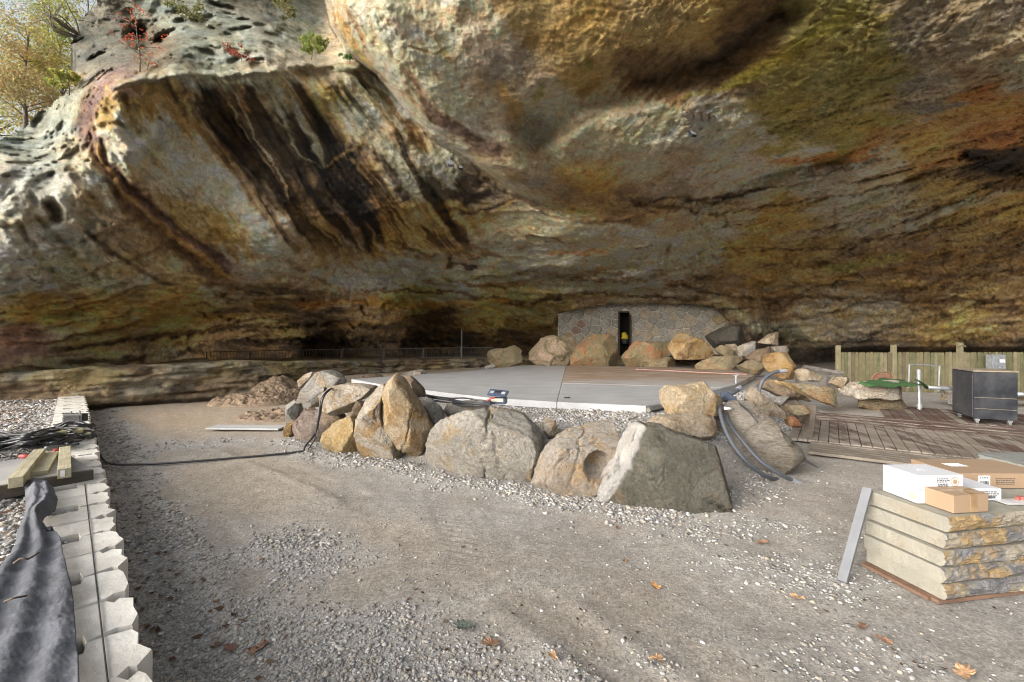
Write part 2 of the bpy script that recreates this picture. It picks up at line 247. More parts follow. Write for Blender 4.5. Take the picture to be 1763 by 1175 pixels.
ST = [([(90,606),(250,580),(400,566),(560,556),(700,566)],4,6,BLK,.85,-.3),([(350,592),(480,588),(640,585),(850,590)],5,7,BLK,.85,-.3),([(330,548),(450,530),(600,536)],7,9,DRK,.8,-.1),([(200,560),(330,548),(480,545)],5,6,(.40,.22,.06),.7,.05),([(560,566),(700,548),(830,556),(950,566)],5,6,(.38,.23,.08),.7,.06),([(0,545),(90,552),(200,566)],8,9,(.42,.235,.065),.7,0),([(20,300),(60,320),(110,345)],14,12,PALE,.7,.1),([(150,330),(230,390),(330,455)],9,12,PALE,.5,.1),([(0,440),(40,470),(90,500)],16,12,WHT,.6,.08),([(606,118),(650,158),(695,212),(735,262)],7,9,CHO,.85,-.15),([(800,282),(870,330),(930,358)],6,6,DRK,.8,-.1),([(1340,15),(1240,95),(1100,135),(1000,165),(930,215)],42,38,CHO,0,-1.2),([(905,215),(935,280),(965,335)],30,26,CHO,0,-.7),([(955,345),(1080,335),(1200,345),(1330,290),(1440,268)],26,20,CHO,0,-.9),([(640,10),(720,140),(800,230),(900,310)],60,40,PALE,.35,.6),([(1000,220),(1120,250),(1260,240)],60,50,PALE,.3,.6),
 ([(1763,240),(1640,272),(1500,303),(1330,322),(1180,345)],4,3,DRK,.85,-.2),([(1763,348),(1650,388),(1540,403),(1440,428),(1250,428)],4,3,CHO,.8,-.2),([(1763,470),(1600,475),(1420,452),(1300,460)],4,4,CHO,.8,-.2),([(1100,350),(1230,368),(1340,355),(1560,312)],3,4,CHO,.7,-.15),([(1200,515),(1000,505),(900,522),(760,505),(620,500)],3,4,BLK,.8,-.25),
 ([(1763,325),(1600,368),(1480,395),(1330,412)],7,6,TAN,.7,.15),([(1000,385),(1140,410),(1250,400)],12,9,PALE,.5,.12),([(870,482),(1000,464),(1130,442),(1260,447)],4,4,PALE,.6,.1),([(1180,300),(1300,308),(1420,300),(1520,278)],14,10,PINK,.8,.12),([(640,470),(760,452),(840,470)],18,14,PINK,.7,.05),([(560,478),(620,492),(680,488)],10,10,PALE,.5,.05),([(820,400),(920,405),(1010,400)],14,16,TAN,.6,.1),([(1480,455),(1600,440),(1763,455)],7,7,OCH,.6,.1),([(1300,490),(1450,480),(1650,495)],6,6,OCB,.7,.1),([(1763,60),(1700,100),(1600,130)],18,10,TAN,.4,.1),([(1150,480),(1300,560),(1450,592)],22,22,GRYD,.3,.5),([(160,165),(150,190),(142,215),(160,250),(178,285),(215,330),(262,370),(330,430),(410,485)],13,26,(.12,.075,.075),.95,-.15),([(150,225),(165,290),(205,345),(255,390),(320,440),(390,490)],5,16,CHO,.8,-.1),([(120,290),(140,330),(200,380),(280,440)],6,16,CHO,.75,-.1),
 ([(172,232),(182,270),(225,325),(300,385),(380,450)],4,6,DRK,.75,-.08),([(165,240),(170,275),(210,330),(262,375),(330,430),(400,482)],4,6,OCH,.7,.12),([(105,235),(112,290),(150,345),(220,400),(300,470)],10,16,TAN,.5,.15),
 ([(198,266),(235,260),(268,238),(292,205)],17,12,WHT,.97,.14),([(290,265),(330,290),(400,330),(450,365),(490,405)],14,36,(.56,.47,.375),.95,.08),([(340,300),(380,330),(440,355)],14,24,PALE,.6,0),([(160,220),(210,215),(240,225)],6,6,OCB,.6,-.12),
 ([(310,150),(360,210),(400,260),(450,320),(490,370)],9,14,DRK,.9,-.08),([(350,145),(390,190),(430,240),(480,300),(505,360)],9,18,DRK,.95,-.08),([(300,160),(345,220),(395,280),(440,340)],5,8,CHO,.8,-.05),([(385,150),(410,190),(450,230),(500,290),(540,350)],11,20,DRK,.95,-.06),
 ([(420,150),(440,190),(480,250),(530,300)],9,18,BLK,.95,-.05),([(495,190),(520,240),(550,300),(560,360)],8,16,BLK,.95,0),([(540,190),(560,240),(570,280)],7,15,BLK,.9,0),([(560,150),(565,190),(590,240)],6,9,CHO,.85,0),([(590,250),(605,300),(640,380)],12,26,BLK,1,0),
 ([(655,262),(685,310),(705,350)],13,15,BLK,1,0),([(735,290),(755,330),(800,345),(850,325)],11,11,BLK,.95,0),([(430,330),(480,390),(520,430)],12,12,CHO,.7,0),([(560,370),(590,400),(640,410)],15,10,CHO,.8,0),([(520,390),(560,440),(620,440)],14,10,OCB,.6,0),
 ([(470,165),(485,210),(520,270),(560,290)],2.5,2,LICH,.9,.06),([(500,160),(520,210),(545,250),(562,286)],9,2.5,LICH,.9,.05),([(405,165),(450,250),(500,340)],2,2,TAN,.8,.05),([(375,160),(420,220),(470,300)],2,2,TAN,.7,.05),([(555,140),(590,210),(600,265)],5,4,OCB,.8,.05),([(330,140),(335,165),(360,200)],2.5,2.5,PALE,.7,.06),
 ([(300,130),(330,150),(390,140),(470,145)],6,8,LICH,.7,.03),([(560,287),(590,270),(625,245)],3,3,OCB,.8,.04),([(600,270),(640,315),(680,350)],4,5,OCB,.7,.02),([(630,180),(650,230),(690,290),(720,330)],14,8,LICH,.6,0),([(700,270),(720,310),(740,340)],7,7,TAN,.6,0),
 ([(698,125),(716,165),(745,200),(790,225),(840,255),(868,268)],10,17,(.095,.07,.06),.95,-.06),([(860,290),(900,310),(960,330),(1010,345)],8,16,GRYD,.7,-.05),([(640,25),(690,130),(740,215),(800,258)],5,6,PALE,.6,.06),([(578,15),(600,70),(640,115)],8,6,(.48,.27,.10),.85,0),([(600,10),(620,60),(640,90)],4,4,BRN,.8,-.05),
 ([(745,236),(775,246),(800,258)],9,8,PALE,.9,.10),([(690,20),(745,60),(770,100),(775,105)],3,3,OCH,.5,0),([(700,80),(745,92),(765,85)],2,2,BRN,.6,-.04),([(850,90),(860,150),(900,210)],12,12,GRYD,.4,0),([(860,150),(890,190),(895,215)],8,8,OCH,.6,0),
 ([(1340,15),(1290,60),(1240,95),(1170,120),(1100,140)],9,10,DRK,.8,-.14),([(1090,110),(1140,125),(1190,110)],18,18,CHO,.7,0),([(1470,15),(1400,60),(1330,110),(1250,145)],14,10,(.27,.25,.05),.6,0),([(1300,130),(1230,160),(1180,170)],8,6,(.30,.27,.06),.6,0),
 ([(935,150),(930,165),(925,180)],9,9,GRN,.7,0),([(955,130),(940,170),(910,210)],3,3,PALE,.6,.05),([(1005,105),(1010,120)],9,9,GRN,.5,0),([(1110,175),(1180,200),(1290,215),(1340,245)],9,8,PALE,.65,.03),([(1330,270),(1380,262),(1440,256)],4,3,(.52,.50,.36),.9,.12),([(1320,278),(1400,275),(1440,265)],6,5,RUST,.8,-.05),
 ([(1763,240),(1700,252),(1640,275),(1580,290)],12,9,RUST,.8,.06),([(1763,285),(1700,272),(1650,265)],26,7,BLK,1,-.9),([(1560,310),(1600,295),(1650,300),(1763,318)],7,10,CHO,.8,-.10),([(1480,318),(1540,300),(1570,285)],8,4,(.40,.27,.18),.7,.08),([(1330,318),(1420,310),(1500,290)],12,8,PINK,.7,0),
 ([(1560,395),(1600,375),(1680,335)],4,3,(.45,.45,.33),.85,.08),([(1550,385),(1600,365),(1660,335)],3,3,DRK,.7,-.08),([(1763,110),(1680,140),(1600,160),(1480,195)],14,8,TAN,.5,.02),([(1763,170),(1680,195),(1600,220),(1500,230)],20,10,(.33,.19,.07),.75,0),
 ([(1100,345),(1180,342),(1290,350)],5,3,DRK,.65,-.07),([(960,330),(1040,345),(1110,330)],16,18,BRN,.8,0),([(1040,360),(1085,375),(1110,385)],16,12,CHO,.7,-.04),([(1060,330),(1130,370)],5,3,BLK,.5,-.06),([(945,437),(1000,436),(1052,434)],3,2.5,RUST,.85,-.06),([(1004,438),(1008,452)],2,1.5,CHO,.8,-.03),([(950,470),(1050,452),(1150,430)],3,3,TAN,.7,.05),
 ([(760,365),(820,370),(885,345)],4,3,BLK,.8,-.12),([(880,345),(860,372),(790,385)],5,9,OCH,.7,0),([(775,375),(800,395),(805,410)],9,6,BLK,.8,0),([(770,440),(778,452)],7,5,BLK,.9,0),([(770,460),(800,458),(828,464)],7,5,BLK,.95,-.04),([(765,480),(830,492),(900,488)],3.5,5,CHO,.9,-.07),([(820,425),(860,440)],5,4,CHO,.8,0),([(660,435),(745,445)],4,5,CHO,.7,-.03),
 ([(880,490),(930,470),(1000,475),(1090,460)],4,4,CHO,.6,-.06),([(840,505),(920,500),(1000,508),(1080,512)],5,4,OCB,.6,0),([(500,455),(545,480),(600,505),(680,520)],5,5,CHO,.6,-.08),([(380,500),(450,500),(560,510),(620,520)],11,6,DRK,.7,-.2),([(500,525),(600,520),(750,525),(880,520)],6,5,(.36,.17,.05),.8,.05),
 ([(430,540),(520,545),(600,560)],8,12,DRK,.6,0),([(620,575),(720,550),(790,548)],15,11,DRK,.7,0),([(560,595),(700,575),(900,575),(960,570)],7,8,DRK,.6,-.15),([(830,535),(850,555),(870,535)],9,9,(.44,.27,.09),.8,.08),([(900,530),(950,520),(990,530)],6,6,(.40,.25,.09),.7,.04),([(780,535),(760,538)],7,7,BLK,.8,-.1),
 ([(0,575),(40,582),(70,600)],22,20,(.15,.09,.07),.75,-.05),([(0,520),(100,525),(200,535),(330,520)],18,20,(.43,.23,.06),.6,0),([(110,625),(200,622),(300,612),(340,600)],5,6,BLK,.9,-.25),([(215,575),(240,600)],14,10,CHO,.5,0),([(200,540),(320,520),(410,500)],9,12,OCB,.6,0),
 ([(150,700),(220,700),(330,692),(420,682)],9,7,BLK,.8,-.5),([(215,640),(218,670),(235,690)],4,5,DRK,.7,0),([(320,665),(380,655),(420,640)],9,7,(.46,.37,.10),.7,0),([(280,660),(330,640)],10,8,LICH,.6,0),([(380,665),(470,650)],12,10,(.28,.26,.21),.7,0),([(260,615),(300,605)],10,8,(.42,.38,.26),.6,0),
 ([(20,330),(30,400),(60,440)],9,12,PALE,.7,.06),([(90,440),(150,470),(210,500)],18,14,LICH,.6,0),([(0,385),(40,440),(120,520)],6,9,WHT,.35,.1),([(60,370),(110,430),(170,480)],5,7,OCB,.4,-.14),([(30,380),(60,430),(100,480)],4,6,OCB,.4,-.12),([(130,380),(170,430),(230,480)],6,9,TAN,.5,.15),([(150,400),(240,470),(330,500)],4,5,DRK,.6,-.1),
 ([(240,60),(260,80),(275,70)],20,16,(.24,.15,.08),.85,-1.2),([(85,350),(95,362),(98,372)],10,12,BRN,.7,-.4),([(168,160),(175,140),(200,120)],12,10,MAUV,.7,0),([(85,190),(60,215)],8,6,(.20,.17,.10),.7,-.4),([(410,100),(440,95)],5,4,WHT,.7,.05),([(405,60),(415,68)],4,3,WHT,.7,0),
 ([(475,122),(540,112),(620,118)],9,6,PALE,.6,.25),([(640,122),(665,145)],4,4,DRK,.7,-.1),([(200,150),(260,135),(350,128),(470,122)],6,6,LICH,.6,.18),([(220,172),(225,200),(232,215)],9,8,(.33,.19,.07),.7,-.2),([(330,160),(315,185)],4,4,OCH,.6,0),
 ([(1120,470),(1180,490),(1260,470)],9,8,CHO,.7,-.1),([(1180,465),(1140,450)],9,8,LICH,.5,.06),([(1150,490),(1240,510),(1380,515),(1763,520)],3,4,CHO,.8,-.25),([(1230,520),(1300,560),(1400,580)],9,14,(.22,.23,.17),.7,.12),([(1380,540),(1500,545),(1600,540)],12,10,(.26,.24,.15),.5,0),([(1440,540),(1470,545)],9,9,OCB,.7,0),
 ([(1763,535),(1680,530)],8,8,CHO,.7,0),([(1480,440),(1600,450),(1763,440)],9,9,CHO,.55,-.08),([(1420,465),(1560,445)],8,8,(.27,.27,.09),.6,0),([(1290,400),(1350,380),(1420,390)],10,10,OCH,.6,0),([(1440,350),(1440,400)],3,2,CHO,.5,-.05),([(1200,370),(1250,350)],6,5,PALE,.5,0),([(1130,400),(1190,380)],14,12,CHO,.4,0)]

def cliff_cols(q, P):
    n1 = fbm(P*.55, 4); n2 = fbm(P*.55+31, 4); n3 = fbm(P*2.3+5, 4); n4 = fbm(P*2.3+77, 4)
    n7, n8 = fbm(P*7+200, 4), fbm(P*7+230, 4); n9 = fbm(P*19+260, 3); qa = q+np.c_[n1*18+n3*15+n7*15+n9*7, n2*14+n4*14+n8*13+fbm(P*19+270, 3)*7]
    px, py = q[:, 0], q[:, 1]; wl_ = sstep(110, 160, px)*(1-sstep(650, 760, px))*(1-sstep(430, 500, py))*sstep(110, 150, py); wr_ = sstep(900, 1250, px)*(1-.6*sstep(430, 540, py))
    fx, fy = .57*wl_+(1-wl_)*1.0, .82*wl_-.30*wr_*(1-wl_); fn = np.hypot(fx, fy); fx, fy = fx/fn, fy/fn; al_ = px*fx+py*fy; pe_ = -px*fy+py*fx
    # bands run along the beds on the right and back, along the water runs on the left
    al_ = np.where(wl_ > .5, px*.57+py*.82, px*.97-py*.22*wr_); pe_ = np.where(wl_ > .5, -px*.82+py*.57, py*.97+px*.22*wr_)
    sm = fbm(np.c_[pe_/11+n3*.5, al_/120, pe_*0+3], 5, gain=.6); amt = 75*np.maximum(wl_, .55+.45*sstep(300, 450, py))*np.where(lip_dist(q) > 0, sstep(900, 1150, px)+.25, 1)
    qa = qa+np.c_[fx, fy]*(sm*amt)[:, None]
    B = np.array([(x, y) for x, y, c in BASE], float); C = np.array([tuple(k_*(1.5 if 498 < y_ < 625 else 1) for k_ in c) for _, y_, c in BASE]); out = np.zeros((len(q), 3))  # base colours in the lower recess are brightened against its shade
    for i in range(0, len(q), 30000):
        d2 = ((qa[i:i+30000, None]-B[None])**2).sum(-1); w = 1/(d2+60)**2.6; out[i:i+30000] = (w@C)/w.sum(1)[:, None]
    rel = np.zeros(len(q)); n5 = fbm(P*np.array([5, 5, 2.2]), 4); n6 = fbm(P*1.1+50, 3)
    qb = q+np.c_[n3*9+n1*7, n4*8+n2*6]
    for pts, w0, w1, c, al, rf in ST:
        p = np.array(pts, float); mx = max(w0, w1)*2.2+6; lo = p.min(0)-mx-24; hi = p.max(0)+mx+24
        m = np.where(((q >= lo) & (q <= hi)).all(1))[0]
        if not len(m): continue
        d, t = pl_dist(qb[m], p); w = (w0+(w1-w0)*t)*(1+.45*n6[m]); x = d/np.maximum(w, 1)
        a = (1-sstep(.45, 1.35, x+.55*n5[m]))*al*np.minimum(1, .55+1.6*sstep(0, .12, t)*sstep(0, .12, 1-t))
        out[m] = out[m]*(1-a[:, None])+np.array(c)*a[:, None]
        if rf: rel[m] += rf*(1-sstep(.0, 1.5, d/np.maximum(w0+(w1-w0)*t, 1)))
    hue = fbm(P*np.array([1.3, 1.3, 2.6])+120, 5); out = out*(1+.55*np.clip(fbm(P*3.1+140, 5), -.6, .6)[:, None]); out = out*(1+np.array([.13, .03, -.2])*(hue*1.6)[:, None])
    low = sstep(300, 480, q[:, 1]); band = fbm(P*np.array([.8, .8, 6])+160, 4); out = out*(1+.5*(low*band)[:, None]); fine = fbm(P*9+180, 3); out = out*(1-.28*sstep(.12, .35, fine)[:, None])
    px, py = q[:, 0], q[:, 1]; zone = sstep(250, 310, px-.72*(py-150))*(1-sstep(780, 860, px))*sstep(120, 150, py)*(1-sstep(400, 470, py))*(1-sstep(-6, 6, lip_dist(q)))
    sa, sb = (px*.82-py*.57), (px*.57+py*.82); st_ = fbm(np.c_[(sa+n1*14)/15, sb/210, px*0], 4); st2 = fbm(np.c_[(sa+n1*14)/6, sb/150, px*0+9], 3)
    out = out*(1-.82*(zone*sstep(.03, .2, st_))[:, None]); out = out*(1+.9*(zone*sstep(.08, .3, -st_))[:, None]); out = out*(1-.4*(zone*sstep(.1, .3, st2))[:, None])
    g1 = fbm(np.c_[al_/26, pe_/6, al_*0+n3*.4], 4, ridged=True); g2 = fbm(P*24+280, 3); out = out*(1+.34*np.clip(g1, -1, 1)*(.35+.65*np.maximum(wr_, sstep(400, 500, py))))[:, None]*(1+(.16+.16*wr_)*g2)[:, None]
    pit = worley(np.c_[al_/13, pe_/6, al_*0]+n7[:, None]*.5); out = out*(1-(.16+.2*wr_)*(1-sstep(.12, .34, pit))*sstep(-.1, .2, n1+.1))[:, None]
    crk = layers(q, P)[1]; out = out*(1-.6*crk[:, None])
    out = out*(1-.34*(1-sstep(105, 135, py))*(1-sstep(540, 590, px)))[:, None]*(1-.10*sstep(230, 110, px-.35*(py-250))*(1-sstep(480, 540, py)))[:, None]  # upper-left and left rock painted darker to offset the sun falling there
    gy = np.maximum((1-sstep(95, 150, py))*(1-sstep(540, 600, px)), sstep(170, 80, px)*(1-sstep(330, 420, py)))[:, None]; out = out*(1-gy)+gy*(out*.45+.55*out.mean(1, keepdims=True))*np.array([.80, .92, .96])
    out = out*(1+.22*sstep(320, 380, py)*(1-sstep(490, 530, py))*sstep(420, 560, px)*(1-sstep(1150, 1400, px)))[:, None]; out = out*2.0*np.array([1.10, 1.0, .87])*(1-.0*sstep(300, 120, px))[:, None]
    out = out/(1+.35*np.clip(out-.35, 0, 2)); return np.clip(out, .014, .68), rel
def layers(q, P):
    """beds of rock that weather back under each lip: relief in metres, and the seams below the lips, darkened for dirt and undercut shade"""
    px, py = q[:, 0], q[:, 1]; h = py+34*fbm(P*.33+300, 3)+13*fbm(P*1.1+310, 3)+3.5*fbm(P*4+320, 2)+.30*(px-1250)*sstep(1150, 1500, px)-.10*(px-700)*(1-sstep(500, 900, px))*sstep(100, 300, px)
    s1 = h/54; s1 = s1-np.floor(s1); s2 = h/23+.3; s2 = s2-np.floor(s2); s3 = h/11+.7; s3 = s3-np.floor(s3)
    m1 = sstep(-.22, .12, fbm(P*.5+330, 3)); m2 = sstep(-.15, .15, fbm(P*.8+340, 3)); m3 = sstep(-.1, .2, fbm(P*1.2+350, 3))
    z1 = sstep(320, 420, py+.25*np.clip(px-1150, 0, 500))*(.5+.5*sstep(560, 700, px)+.5*sstep(470, 510, py)*(1-sstep(560, 700, px))); z2 = sstep(440, 510, py); z3 = sstep(500, 540, py)
    def saw(s): return s**1.3*(1-sstep(.90, 1.0, s))-.35
    rel = .34*z1*m1*saw(s1)+.17*z2*m2*saw(s2)+.07*z3*m3*saw(s3)
    def seam(s): return sstep(.84, .95, s)*(1-sstep(.97, 1.0, s))
    return rel, np.clip(z1*m1*seam(s1)+.8*z2*m2*seam(s2)+.6*z3*m3*seam(s3), 0, 1)
def d0_(P): return P[:, 1]
def cliff_relief(q, P):
    """metres towards (+) or away from (-) the viewer"""
    px, py = q[:, 0], q[:, 1]
    right = sstep(950, 1250, px); left = 1-sstep(330, 520, px+.3*(py-300)); mid = 1-right
    r = .45*fbm(P*.42, 3)+.10*fbm(P*1.3, 4)+.05*fbm(P*4.2, 3)
    bed = fbm(P*np.array([.35, .35, 2.6]), 4, ridged=True); low = sstep(330, 480, py)
    r += layers(q, P)[0]+low*.10*bed+.09*sstep(500, 540, py)*fbm(P*np.array([.6, .6, 7]), 4, ridged=True)
    warp = P+np.c_[fbm(P*.8, 2), fbm(P*.8+9, 2), fbm(P*.8+18, 2)]*.5
    r += right*(1-.5*low)*.055*fbm(warp*np.array([2.5, 2.5, 10]), 4, ridged=True)
    al = px*.97-py*.24*right; pe = py*.97+px*.24*right; rp = fbm(np.c_[al/30, pe/9, P[:, 1]*.3]+.35*fbm(P*2.2+7, 2)[:, None], 4, ridged=True); r += .075*rp*(.35+.65*np.maximum(right, low))*np.clip(d0_(P)/11, .7, 2)
    r += .06*fbm(warp*6, 4, ridged=True)*(.4+.6*right)+.03*fbm(P*17, 3)
    fl = fbm(np.c_[(px*.72-py*.69)/17, (px*.69+py*.72)/170, px*0], 3, ridged=True)      # flutes that lean with the runs of water
    zone = sstep(120, 160, px)*(1-sstep(640, 720, px))*sstep(130, 170, py)*(1-sstep(470, 520, py)); r += .10*zone*fl
    wz = (.35+.65*sstep(-.1, .2, fbm(P*.6+90, 2)))*left*(1-.6*sstep(200, 330, px))*(1-sstep(480, 560, py)); wv = worley(warp*np.array([1.7, 1.7, 1.1])); wv2 = worley(warp*np.array([4.5, 4.5, 3])+7)
    up = (1-sstep(100, 140, py))*mid
    r -= wz*(.20*(1-sstep(.15, .62, wv))+.09*(1-sstep(.15, .5, wv2))); sel = sstep(-.05, .25, fbm(P*.5+70, 2)); r -= up*(1-sstep(480, 560, px))*(.06+.16*sel)*(.9*(1-sstep(.15, .6, wv))+.12*(1-sstep(.1, .5, wv2)))
    spk = worley(P*9); r -= left*sstep(.1, .5, fbm(P*.9+3, 2)+.2)*.07*(1-sstep(.1, .32, spk))
    return r
def cliff_eval(q, P0=None):
    d, t = smooth_depth(q); P = world_of(q, d); c, rel = cliff_cols(q, P); r = rel*.8+cliff_relief(q, P)
    lim = np.where(q[:, 1] > 590, .5, 1.0); return np.maximum(d-r*lim*(.55+d/22), 2.5), c
def cliff_at(px, py, off=0):
    d, _ = cliff_eval(np.array([[px, py]], float)); return at(px, py, float(d[0])-off)
def grid_axis(lo, f0, f1, hi, step, coarse):
    a_, b_ = max(lo, f0-340), min(hi, f1+340); return np.r_[np.linspace(lo, a_, int((a_-lo)/coarse), endpoint=False), np.linspace(a_, f0, int((f0-a_)/6), endpoint=False), np.arange(f0, f1, step), np.linspace(f1, b_, int((b_-f1)/6)+1, endpoint=False), np.linspace(b_, hi, int((hi-b_)/coarse)+2)]
gx = grid_axis(-800, -70, 1835, 2900, 2.6, 30); gy = grid_axis(-1100, -60, 700, 760, 2.6, 30)
QX, QY = np.meshgrid(gx, gy); q = np.c_[QX.ravel(), QY.ravel()]
dep, cc = cliff_eval(q); V = world_of(q, dep)
nx, ny = len(gx), len(gy); ids = np.arange(nx*ny).reshape(ny, nx)
quad = np.stack([ids[:-1, :-1], ids[1:, :-1], ids[1:, 1:], ids[:-1, 1:]], -1).reshape(-1, 4)
jig = np.c_[fbm(V*.9, 3)*16, fbm(V*.9+40, 3)*14]
out = in_poly(q+jig, SKYLINE) | ((QX.ravel()-450 > (QY.ravel()+1300)*0+2200) & (QY.ravel() < -600))
keep = ~out[quad].any(1); quad = quad[keep]
# carry the free edges back so that the rock has thickness
ed = np.concatenate([quad[:, [0, 1]], quad[:, [1, 2]], quad[:, [2, 3]], quad[:, [3, 0]]]); es = np.sort(ed, 1)
key = es[:, 0].astype(np.int64)*(nx*ny)+es[:, 1]; u, inv, cnt = np.unique(key, return_inverse=True, return_counts=True)
bd = ed[cnt[inv] == 1]; bv = np.unique(bd); mp = np.full(nx*ny, -1); mp[bv] = nx*ny+np.arange(len(bv))
BV = V[bv]; dirv = BV/np.linalg.norm(BV, axis=1)[:, None]
BV2 = BV+dirv*6*np.array([1, 1, .25]); V = np.r_[V, BV2]; cc = np.r_[cc, cc[bv]]
quad = np.r_[quad, np.stack([bd[:, 1], bd[:, 0], mp[bd[:, 0]], mp[bd[:, 1]]], 1)]
def cliff_mat():
    m, nt, bs = mat_new('sandstone'); v = coords(nt, False)
    at_ = N(nt, 'ShaderNodeAttribute', attribute_name='tint')
    f = noise_out(nt, v, 7, 8, .72, .4); f2 = noise_out(nt, v, 38, 5, .75); f3 = noise_out(nt, v, 1.6, 8, .7, .8)
    k = N(nt, 'ShaderNodeMapRange'); nt.links.new(f, k.inputs[0]); k.inputs[1].default_value = .3; k.inputs[2].default_value = .7; k.inputs[3].default_value = .64; k.inputs[4].default_value = 1.34
    k2 = N(nt, 'ShaderNodeMapRange'); nt.links.new(f2, k2.inputs[0]); k2.inputs[1].default_value = .3; k2.inputs[2].default_value = .7; k2.inputs[3].default_value = .72; k2.inputs[4].default_value = 1.26
    c = mixc(nt, 1.0, at_.outputs['Color'], k.outputs[0], 'MULTIPLY'); c = mixc(nt, 1.0, c, k2.outputs[0], 'MULTIPLY')
    warm = mixc(nt, ramp(nt, f3, .35, .65), (1.16, .96, .74), (.9, 1.02, 1.1)); c = mixc(nt, .55, c, mixc(nt, 1.0, c, warm, 'MULTIPLY'))
    fl = ramp(nt, noise_out(nt, v, 26, 6, .8), .60, .68); c = mixc(nt, mix_mul(nt, fl, .5), c, (.46, .40, .31))
    ck = ramp(nt, noise_out(nt, v, 14, 7, .8, 1.2), .60, .70); c = mixc(nt, mix_mul(nt, ck, .6), c, (.05, .04, .03))
    nt.links.new(c, bs.inputs['Base Color']); bs.inputs['Roughness'].default_value = .88; bs.inputs['Specular IOR Level'].default_value = .3
    n1 = bump(nt, bs, f, 1.0, .22); n2 = bump(nt, bs, noise_out(nt, coords(nt, False, (1, 1, 3.2)), 6, 8, .7, .8), .55, .12, n1); bump(nt, bs, f2, .9, .06, n2)
    return m
def mix_mul(nt, s, k):
    n = N(nt, 'ShaderNodeMath', operation='MULTIPLY'); nt.links.new(s, n.inputs[0]); n.inputs[1].default_value = k; return n.outputs[0]
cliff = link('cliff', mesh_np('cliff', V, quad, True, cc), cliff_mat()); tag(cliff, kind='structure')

# ------------------------------------------------------------------ ground
STAGE_PX = [(1112,699),(1139,695),(1265,663),(1300,646),(1260,638),(1160,632.5),(1050,631),(902,629),(840,636),(789,641),(704,646),(605,653),(660,663),(731,672),(840,685),(960,692.5),(1053,696.5)]
SZ = .6
STAGE = [tuple(gp(x, y, SZ))[:2] for x, y in STAGE_PX]
BASEL = [tuple(gp(a_, b_))[:2] for a_, b_ in ((495,757),(560,782),(620,792),(700,803),(760,826),(880,838),(930,860),(1035,868),(1100,890),(1200,868),(1290,842),(1310,822))]
RUTP = [tuple(gp(a_, b_))[:2] for a_, b_ in ((1250,1300),(1010,1100),(800,950),(600,850),(420,780),(280,735),(190,712))]
def ruts(x, y):
    q = np.c_[x, y]+.06*np.c_[fbm(np.c_[x, y, x*0]*.7, 2), fbm(np.c_[x, y, x*0]*.7+5, 2)]; d, _ = pl_dist(q, RUTP); d2, _ = pl_dist(q+np.array([.9, .9]), RUTP); d3, _ = pl_dist(q+np.array([1.7, 1.5]), RUTP)
    a = sum(k*(1-sstep(.06, .17, u_)) for u_, k in ((d, 1), (d2, .8), (d3, .6))); b = sum(k*sstep(.12, .19, u_)*(1-sstep(.19, .33, u_)) for u_, k in ((d, 1), (d2, .8), (d3, .6)))
    br = sstep(-.3, .1, fbm(np.c_[x, y, x*0]*.9+40, 3)); return a*br, b*br
def ground_z(x, y):
    q = np.c_[x, y]; d, _ = pl_dist(q, STAGE+[STAGE[0]]); ins = in_poly(q, STAGE); d = np.where(ins, 0, d)
    w = (1-.45*sstep(2.2, 4.2, x))*(1-.62*sstep(-3, -4.2, x)); w = np.where(y > 16, 2.5, w)
    z = .47*(1-sstep(1.75*w, 2.5*w, d))
    P = np.c_[x, y, x*0]; z = z+.028*fbm(P*.55, 3)+.012*fbm(P*2.3, 3)+.006*fbm(P*8, 2)
    trk = np.sin((x*.35+y*.94)*2*math.pi/.085)*.5+.5                 # tyre tread pressed into the dirt
    tm = (1-sstep(.10, .2, np.abs(x+.62+.32*(y-4.3))))*sstep(3.2, 3.6, y)*(1-sstep(4.9, 5.5, y)); z = z-.012*trk*tm
    rut = ruts(x, y); bd_, _ = pl_dist(q, BASEL); z = z+.03*(1-sstep(.0, .45, bd_+.15*fbm(P*2, 2))); z = z-.014*rut[0]+.008*rut[1]
    z = z-.05*(1-sstep(.0, .4, np.abs(x+y-.62)))*(y > 0)
    return z
def gz(x, y): return float(ground_z(np.array([x]), np.array([y]))[0])
def gravel_mask(x, y):
    P = np.c_[x, y, x*0]; n = .55*fbm(P*.8, 4)+.45*fbm(P*2.6+3, 3); u = x+y
    def blob(cx, cy, rx, ry, a=0):
        dx, dy = x-cx, y-cy; c, s = math.cos(a), math.sin(a); return np.exp(-(((dx*c+dy*s)/rx)**2+((-dx*s+dy*c)/ry)**2))
    g = 1.0*(1-sstep(.9, 1.7, u))                                    # along the block wall
    g = np.maximum(g, .95*blob(-2.0, 3.4, 1.0, .75)); g = np.maximum(g, 1.0*blob(-1.2, 2.3, 1.1, .55)); g = np.maximum(g, .85*blob(.5, 2.25, .55, .35))
    g = np.maximum(g, .7*blob(1.9, 2.6, .9, .6)); g = np.maximum(g, .8*blob(2.3, 3.2, 1.2, .5)); g = np.maximum(g, .65*blob(1.9, 4.0, 1.2, .5)); g = np.maximum(g, .9*blob(-2.6, 6.5, 1.8, .5, -.45)); g = np.maximum(g, .55*blob(-.2, 5.0, 1.6, .35, -.3))
    g = np.maximum(g, .8*blob(-5.0, 7.6, 1.6, .6, .4)); g = np.maximum(g, .7*blob(-4.8, 10.3, 2.0, .4))
    st, _ = pl_dist(np.c_[x, y], STAGE+[STAGE[0]]); g = np.maximum(g, (1-sstep(1.6, 2.2, st)))
    rt_ = ruts(x, y)[0]; bd_, _ = pl_dist(np.c_[x, y], BASEL); g = np.maximum(g, .8*(1-sstep(.1, .55, bd_))); return np.clip(g+n*.9-.06-.5*np.clip(rt_, 0, 1)*(x+y > 1), 0, 1)
